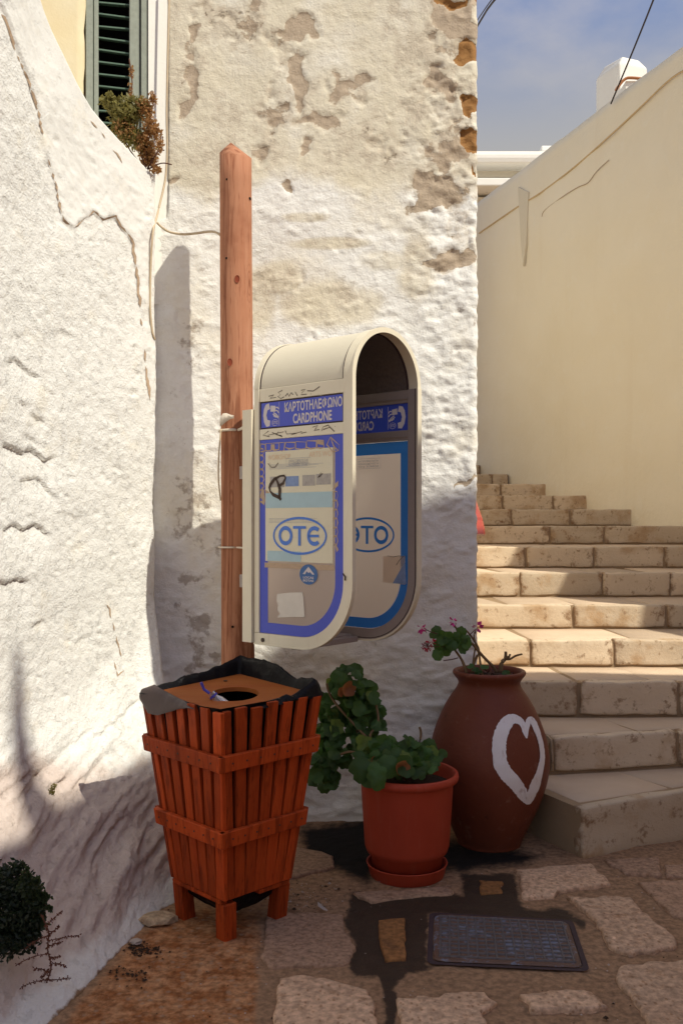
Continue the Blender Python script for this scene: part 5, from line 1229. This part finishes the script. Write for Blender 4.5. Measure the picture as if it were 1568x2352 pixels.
# ---- loose stones, litter
def rockmesh(c, rx, ry, rz_, seed, flat_=False):
    bm = bmesh.new(); bmesh.ops.create_icosphere(bm, subdivisions=2, radius=1.0)
    V = []
    for q in bm.verts:
        n = 1+.28*float(fbm(q.co.x*1.4, q.co.y*1.4, q.co.z*1.4+seed, 3, 97)); V.append((c.x+q.co.x*rx*n, c.y+q.co.y*ry*n, c.z+max(q.co.z, -.3)*rz_*n))
    F = [[q.index for q in p.verts] for p in bm.faces]; bm.free(); return V, F
v, f = rockmesh(G(360, 2120)+Vector((0, .01, .012)), .075, .06, .024, 3); tag(mk('flat_stone', v, f, M['flatstone'], None, False), 'flat tan stone lying on the ground left of the bin legs', 'stone')
v, f = rockmesh(G(312, 2171)+Vector((0, 0, .012)), .022, .018, .012, 9); tag(mk('small_stone', v, f, M['pebble'], None, False), 'small pale stone at the edge of the whitewashed foot, beside dark grit', 'stone')
mb = MB(); md = MB()
for i in range(420):
    x, y = RNG.uniform(230, 1568), RNG.uniform(1990, 2352)
    if 980 < x < 1355 and 2090 < y < 2240: continue
    if RNG.random() < .55: x = RNG.normal(690, 70); y = RNG.normal(2060, 28)
    if y < 1985: continue
    c = G(x, y, .004); s = RNG.uniform(.0015, .0045) if RNG.random() < .93 else RNG.uniform(.006, .011)
    o = [c+Vector((RNG.uniform(.6, 1.2)*s*math.cos(k*1.57), RNG.uniform(.6, 1.2)*s*math.sin(k*1.57), 0)) for k in range(4)]+[c+Vector((0, 0, s*.8))]
    (mb if RNG.random() < .5 else md).add((o, [(0, 1, 4), (1, 2, 4), (2, 3, 4), (3, 0, 4)]))
for i in range(170):
    x, y = RNG.normal(330, 22), RNG.normal(2182, 7)
    if i % 3 == 0: x, y = RNG.normal(300, 30), RNG.normal(2235, 14)
    c = G(x, y, .005); s = RNG.uniform(.002, .007); o = [c+Vector((RNG.uniform(.5, 1.4)*s*math.cos(k*1.57), RNG.uniform(.5, 1.4)*s*math.sin(k*1.57), 0)) for k in range(4)]+[c+Vector((0, 0, s*.8))]
    md.add((o, [(0, 1, 4), (1, 2, 4), (2, 3, 4), (3, 0, 4)]))
tag(mb.build('grit', M['pebble']), 'pale grit scattered over the paving round the bin', 'grit', None, 'stuff'); tag(md.build('grit', M['litter']), 'dark grit and plant crumbs scattered over the paving', 'grit', None, 'stuff')
c = G(742, 2085, .006); tag(mk('plastic_shard', [c+Vector((-.022, .03, .012)), c+Vector((.02, -.025, 0)), c+Vector((.004, -.028, .002)), c+Vector((-.02, .004, .004))], [(0, 1, 2, 3)], M['clear'] if False else M['pebble'], None), 'pale sliver of plastic lying on the paving between bin and pot', 'litter')

# ================================================================ PLANTS
def leaf_mesh(name, mat, n=15, lobes=7, cup=.25, amp=.11, seed=0):
    V = [(0, 0, 0)]; F = []; r_ = random.Random(seed)
    for ring, rr_ in enumerate((.55, 1.0)):
        for k in range(n*2):
            a = 2*math.pi*(k+.5)/(n*2); notch = .62+.38*min(1.0, abs(((a-math.pi*1.5+math.pi) % (2*math.pi))-math.pi)/.5)
            r = rr_*(1+amp*abs(math.sin(a*lobes/2.0)))*notch*(1+r_.uniform(-.05, .05)); V.append((r*math.cos(a), r*math.sin(a), cup*r*r+.10*r*math.sin(a*3+seed)+r_.uniform(-.03, .03)))
    m = n*2
    for k in range(m): F.append((0, 1+k, 1+(k+1) % m)); F.append((1+k, 1+m+k, 1+m+(k+1) % m, 1+(k+1) % m))
    return rawmesh(name, V, F, mat, True)
LM = [leaf_mesh('leaf', M['leaf'], 11, 7, c, .13, s) for c, s in ((.30, 1), (-.25, 2), (.15, 3), (-.38, 4))]
LY = leaf_mesh('leaf', M['leaf_young'], 11, 7, .3, .14, 5); LDR = leaf_mesh('leaf', M['leaf_dry'], 9, 5, .7, .2, 6)
def put_leaf(parent, p, size, face, me, spin=None):
    z = Vector(face).normalized(); q = z.to_track_quat('Z', 'Y'); mat4 = Matrix.Translation(p) @ q.to_matrix().to_4x4() @ Matrix.Rotation(random.uniform(0, 6.28) if spin is None else spin, 4, 'Z') @ Matrix.Diagonal((size, size*random.uniform(.85, 1.05), size, 1))
    return place('leaf', me, parent, mat4)
ger = empty('geranium', PC+Vector((0, 0, .40)), 'bushy dark green geranium growing in the red plastic pot and leaning to the bin', 'plant')
sb = MB()
for pts in ([(PC.x, 4.0, .40), P(845, 1735, 4.08), P(820, 1680, 4.18), P(800, 1610, 4.25), P(790, 1550, 4.27)], [(PC.x-.05, 4.02, .40), P(850, 1700, 4.10), P(868, 1660, 4.15), P(862, 1610, 4.2)], [(PC.x-.03, 3.98, .40), P(820, 1730, 4.0), P(770, 1740, 4.08), P(740, 1770, 4.1)],
            [(PC.x, 3.98, .40), P(900, 1735, 3.95), P(880, 1765, 3.85)], [(PC.x+.02, 4.0, .40), P(955, 1735, 4.02), P(966, 1690, 4.05), P(963, 1670, 4.05)], [(PC.x, 4.02, .40), P(800, 1650, 4.15), P(760, 1600, 4.2), P(750, 1570, 4.2)]):
    sb.add(tube_vf(catmull(pts, 5), .0055, 5))
sb.build('stems', M['stem'], ger, True)
CL = [(795,1555,26,22,4.26,9),(785,1595,42,26,4.24,14),(825,1600,30,28,4.25,9),(850,1625,24,22,4.24,7),(765,1640,34,30,4.22,12),(805,1650,36,26,4.22,10),(850,1660,26,20,4.2,6),(745,1690,28,26,4.18,10),(790,1700,32,24,4.16,9),
      (742,1745,26,26,4.14,10),(745,1785,20,18,4.12,7),(770,1730,26,22,4.12,6),(845,1710,28,16,4.08,8),(880,1720,30,16,4.02,8),(920,1718,34,18,4.0,9),(955,1722,32,14,4.02,8),(985,1732,26,10,4.05,6),(890,1755,40,20,3.92,9),(945,1755,36,16,3.92,8),(850,1750,26,20,3.95,7),(985,1752,20,10,3.98,4)]
for x, y, rx, ry, d, n in CL:
    for k in range(int(n*2.3)):
        a, r = random.uniform(0, 6.28), math.sqrt(random.random()); p = P(x+1.25*rx*r*math.cos(a), y+1.12*ry*r*math.sin(a), d+random.uniform(-.07, .06))
        fc = (random.uniform(-.8, .8)+.2, random.uniform(-1.2, -.1), random.uniform(-.1, 1.3))
        put_leaf(ger, p, random.uniform(.019, .035), fc, random.choice(LM) if random.random() > .03 else LY)
for x, y, d, s, fc in ((865,1790,3.74,.042,(.1,-1,.35)),(826,1768,3.80,.048,(-.2,-1,.4)),(893,1757,3.80,.046,(.1,-1,.6)),(930,1762,3.80,.042,(.1,-1,.5)),(866,1768,3.76,.036,(0,-1,.7)),(845,1790,3.80,.032,(-.3,-1,.1)),(915,1730,3.9,.034,(.2,-.8,.8)),(960,1775,3.83,.030,(.2,-1,.7))):
    put_leaf(ger, P(x, y, d), s, fc, random.choice(LM))
for x, y, d, s in ((837,1712,3.98,.034),(846,1735,3.96,.030),(828,1700,3.99,.022)): put_leaf(ger, P(x, y, d), s, (.2, -1, .4), LY)
for x, y, d, s in ((797,1580,4.16,.030),(783,1588,4.17,.022),(919,1762,3.80,.028),(860,1745,3.9,.022)): put_leaf(ger, P(x, y, d), s, (.4, -1, .0), LDR)

# geranium in the jar: bare stems, one leafy head, a few flowers
def zJ(x, y, d=4.40): return P(928.3+.192*x, 1398.7+.192*y, d)
jg = empty('geranium', JC+Vector((0, 0, .78)), 'sparse woody geranium with pink and red flowers growing in the clay jar', 'plant')
for pts, r0, r1 in ([((745,770),4.36),((690,620),4.38),((610,500),4.38),((560,440),4.38)], .0075, .005), ([((1105,755),4.42),((1050,680),4.42),((960,590),4.41),((880,500),4.40),((800,410),4.39),((690,370),4.38),((650,310),4.38),((620,230),4.38),((590,205),4.38)], .008, .005), \
                   ([((930,810),4.38),((905,640),4.40),((890,520),4.42)], .0065, .005), ([((800,770),4.40),((840,620),4.42),((890,500),4.43),((840,390),4.43),((760,280),4.42),((705,232),4.42)], .0065, .004), ([((815,680),4.44),((830,560),4.44),((850,420),4.44),((830,330),4.43),((850,270),4.42)], .005, .003), \
                   ([((1150,760),4.40),((1160,650),4.40),((1205,590),4.41),((1210,510),4.41)], .012, .007), ([((1205,600),4.41),((1260,600),4.40),((1330,560),4.40),((1408,540),4.40)], .006, .0045), ([((1215,590),4.41),((1250,570),4.40),((1262,540),4.40)], .008, .005):
    c = catmull([zJ(*p, d) for p, d in pts], 4); v, f = tube_vf(c, list(np.linspace(r0, r1, len(c))), 6); mk('stem', v, f, M['stem'], jg, True)
tw = MB(); tw.add(tube_vf(catmull([zJ(640, 585, 4.37), zJ(560, 605, 4.35), zJ(465, 618, 4.34)], 3), .0025, 4)); tw.add(tube_vf(catmull([zJ(400, 300, 4.36), zJ(320, 275, 4.35), zJ(250, 245, 4.34)], 3), .002, 4)); tw.add(tube_vf(catmull([zJ(740, 340, 4.4), zJ(800, 290, 4.4), zJ(850, 245, 4.4)], 3), .002, 4)); tw.add(tube_vf([zJ(480, 452, 4.36), zJ(380, 452, 4.35), zJ(275, 445, 4.34)], .002, 4)); tw.build('twigs', M['stem_dark'], jg, True)
for x, y, s in ((390,270,.026),(440,320,.027),(520,335,.028),(480,420,.027),(420,440,.028),(405,545,.026),(510,500,.025),(590,380,.028),(680,285,.026),(650,400,.026),(705,480,.025),(745,415,.024),(560,430,.026),(345,300,.022),(735,355,.022),(455,380,.024),(620,340,.024)):
    put_leaf(jg, zJ(x, y, 4.36+random.uniform(-.03, .03)), s, (random.uniform(-.6, .4), -1, random.uniform(-.2, .6)), random.choice(LM))
for x, y in ((850,735),(960,705),(1215,770),(1230,800),(880,750),(790,690)): put_leaf(jg, zJ(x, y, 4.36), .018, (random.uniform(-.5, .5), -.6, 1), random.choice(LM))
def petals(name, c, n, spread, size, mat, up=(0, -1, .3)):
    mb = MB()
    for k in range(n):
        d = Vector((random.gauss(0, 1), random.gauss(0, 1), random.gauss(0, 1))).normalized(); p = c+d*spread*random.uniform(.45, 1); s = d.cross(Vector((.3, .5, .8))).normalized(); L = size*random.uniform(.8, 1.2)
        tip = p+(d+s*.3).normalized()*L; w = s*L*.38; m_ = p.lerp(tip, .6); mb.add(([p, m_+w, tip, m_-w+d.cross(s)*L*.1], [(0, 1, 2), (0, 2, 3)]))
    return mb.build(name, mat, jg)
petals('flower_head', zJ(205, 225, 4.33), 16, .010, .020, M['pink']); petals('flower_head', zJ(585, 150, 4.36), 14, .011, .018, M['pink']); petals('flower_head', zJ(872, 212, 4.38), 18, .011, .022, M['pink'])
petals('flower_head', zJ(270, 445, 4.33), 60, .020, .012, M['red']); petals('flower_head', zJ(345, 400, 4.32), 8, .006, .014, M['red'])
fs = MB()
for k in range(26):
    d = Vector((random.gauss(0, 1), random.gauss(0, .6), random.gauss(0, 1))).normalized(); fs.add(tube_vf([zJ(275, 445, 4.33), zJ(275, 445, 4.33)+d*.022], .0009, 3))
for a, b in (((585, 165), (600, 215)), ((560, 170), (600, 215)), ((615, 165), (605, 215)), ((870, 225), (830, 290)), ((250, 245), (265, 290))): fs.add(tube_vf([zJ(*a, 4.37), zJ(*b, 4.375)], .0013, 4))
fs.build('flower_stalks', M['stem_dark'], jg)
cr = MB()
for k in range(90):
    a, r = random.uniform(0, 6.28), .135*math.sqrt(random.random()); c = Vector((JC.x+r*math.cos(a), JC.y+r*math.sin(a), .785)); d = Vector((random.uniform(-1, 1), random.uniform(-1, 1), random.uniform(-.2, .6))).normalized()*random.uniform(.008, .022)
    s = d.cross(Vector((0, 0, 1))).normalized()*.006; cr.add(([c-s, c+s, c+d+s*.5+Vector((0, 0, .006)), c+d-s*.5], [(0, 1, 2, 3)]))
tag(cr.build('dead_leaves', M['stem_dark'], jg), None, None, None, 'stuff')

# ---- foliage made of many small leaves
def leafcloud(name, parent, clusters, size, mat, seed, kind='stuff', squash=1.0):
    r_ = np.random.default_rng(seed); V, F = [], []
    for c, rad, n in clusters:
        for k in range(n):
            d = r_.normal(size=3); d /= np.linalg.norm(d); rr_ = r_.random()**.45
            p = np.array(c)+d*np.array(rad)*rr_*(1+.25*r_.normal()*.5)
            a = r_.normal(size=3); a /= np.linalg.norm(a); b = np.cross(a, r_.normal(size=3)); b /= np.linalg.norm(b); s = size*r_.uniform(.6, 1.4)
            i = len(V); V += [p-a*s, p+b*s*.5, p+a*s, p-b*s*.5]; F.append((i, i+1, i+2, i+3))
    o = mk(name, V, F, mat, parent)
    if kind: o['kind'] = kind
    return o
lp = empty('ledge_plant', P(320, 390, 4.5), 'rust and green wild plant growing on the ledge below the shuttered window', 'plant')
def cc(x, y, d, rx, ry, rd, n): p = P(x, y, d); k = d/FOC; return ((p.x, p.y, p.z), (rx*k, rd, ry*k), n)
leafcloud('foliage', lp, [cc(250,235,4.42,18,14,.05,260),cc(275,285,4.44,26,26,.06,420),cc(310,240,4.43,26,16,.06,260),cc(262,248,4.42,20,16,.07,442),(cc(290,265,4.42,32,28,.09,858)),cc(300,310,4.46,30,26,.08,728),cc(255,225,4.40,10,10,.05,104),cc(325,250,4.44,22,22,.07,312),cc(330,330,4.48,26,24,.06,312),cc(282,235,4.42,22,10,.06,208)], 0.0105, M['ledge_green'], 4)
leafcloud('foliage', lp, [cc(335,250,4.42,20,26,.06,390),cc(345,290,4.42,20,26,.05,390),cc(335,330,4.45,26,26,.06,572),cc(342,365,4.48,22,22,.05,598),cc(360,305,4.40,12,14,.04,182),cc(352,225,4.40,8,14,.03,130),cc(300,215,4.45,6,26,.02,78),cc(302,165,4.46,5,18,.015,46),cc(368,335,4.40,10,18,.03,130),cc(290,300,4.42,30,24,.08,312),cc(360,390,4.46,12,8,.03,104)], .0085, M['ledge_red'], 5)
sm_ = MB()
for pts in ([(335,390),(318,330),(300,240),(304,190),(297,135)], [(335,390),(340,300),(352,240),(350,208)], [(338,388),(365,340),(372,300)], [(332,388),(290,330),(262,250)], [(338,390),(370,375),(395,378)], [(338,390),(362,350),(378,345)]): sm_.add(tube_vf(catmull([P(x, y, 4.45-.0*i) for i, (x, y) in enumerate(pts)], 4), .003, 4))
sm_.build('stems', M['stem_dark'], lp)
bs = empty('dark_shrub', P(20, 2080, 2.95), 'dense dark green shrub hanging from the rocky foot at the lower left', 'shrub')
leafcloud('foliage', bs, [cc(10,2040,2.92,42,52,.10,900),cc(50,2050,2.90,40,40,.08,800),cc(30,2110,2.86,54,50,.09,1100),cc(70,2110,2.86,34,48,.06,700),cc(-40,2080,2.90,60,70,.10,700),cc(20,2165,2.82,40,32,.06,500),cc(60,2160,2.82,34,26,.05,350),cc(95,2085,2.86,16,22,.03,160),cc(40,1992,2.94,18,14,.04,160),cc(5,2010,2.94,24,20,.05,220)], .0085, M['bush_dark'], 6)
bt_ = MB(); bV, bF = [], []
for k in range(46):
    a0 = random.uniform(-1.3, 2.6) if k % 3 else random.uniform(-.4, .9); b0 = (28+58*math.cos(a0)*random.uniform(.5, 1), 2078+78*math.sin(a0)*random.uniform(.5, 1)); L = random.uniform(14, 42)
    e0 = (b0[0]+L*math.cos(a0)+random.uniform(-6, 6), b0[1]+L*math.sin(a0)*.8+random.uniform(-2, 16)); m0 = ((b0[0]+e0[0])/2+random.uniform(-5, 5), (b0[1]+e0[1])/2-random.uniform(0, 8))
    c_ = catmull([P(q[0], q[1], 2.84) for q in (b0, m0, e0)], 5); bt_.add(tube_vf(c_, .0014, 3))
    for q in c_:
        for _ in range(4):
            d = Vector((random.uniform(-1, 1), random.uniform(-1, .3), random.uniform(-1, 1))).normalized()*random.uniform(.008, .017); s_ = d.cross(Vector((.2, 1, .1))).normalized()*.0045; i = len(bV); bV.extend([q, q+d*.55+s_, q+d, q+d*.55-s_]); bF.append((i, i+1, i+2, i+3))
bt_.build('stems', M['stem_dark'], bs); o = mk('shoots', bV, bF, m_leaf('shrub_shoot', (0.018, 0.034, 0.014), (0.05, 0.075, 0.03)), bs); o['kind'] = 'stuff'
sp = empty('twiggy_sprig', P(115, 2180, 2.80), 'leggy reddish brown sprig with feathery side twigs below the dark shrub', 'plant')
tw = MB(); V, F = [], []
def sprig(pts, r, tuft=.006, every=7):
    c = catmull([P(x, y, 2.78) for x, y in pts], 6); tw.add(tube_vf(c, r, 4))
    for q in c:
        for k in range(3):
            d = Vector((random.uniform(-1, 1), random.uniform(-1, .2), random.uniform(-1, 1))).normalized()*random.uniform(.004, .010); s = d.cross(Vector((.2, 1, .1))).normalized()*.0022; i = len(V); V.extend([q, q+d*.6+s, q+d, q+d*.6-s]); F.append((i, i+1, i+2, i+3))
sprig([(95,2100),(112,2140),(110,2180),(118,2220),(108,2255)], .0022)
for a, b in (((108,2125),(142,2093)),((112,2150),(138,2128)),((112,2148),(60,2176)),((114,2160),(182,2148)),((111,2175),(140,2165)),((112,2190),(40,2215)),((116,2200),(138,2195)),((116,2215),(152,2220)),((114,2235),(80,2225)),((112,2250),(50,2267)),((112,2250),(158,2246)),((112,2225),(95,2245))):
    m_ = ((a[0]+b[0])/2, (a[1]+b[1])/2+random.uniform(-5, 3)); sprig([a, m_, b], .0013)
tw.build('twigs', M['stem_dark'], sp); o = mk('leaflets', V, F, flat('rust_leaflet', (.12, .045, .03), .8, .2, .3, 50), sp); o['kind'] = 'stuff'
wd = empty('weed', on_left(118, 1820, .0), 'tiny green weed growing from a crack in the sunlit white rock', 'plant')
p = on_left(118, 1818, .012); leafcloud('foliage', wd, [((p.x, p.y, p.z), (.012, .012, .03), 60), ((p.x+.012, p.y, p.z+.022), (.009, .010, .012), 30)], .006, M['ledge_green'], 8)
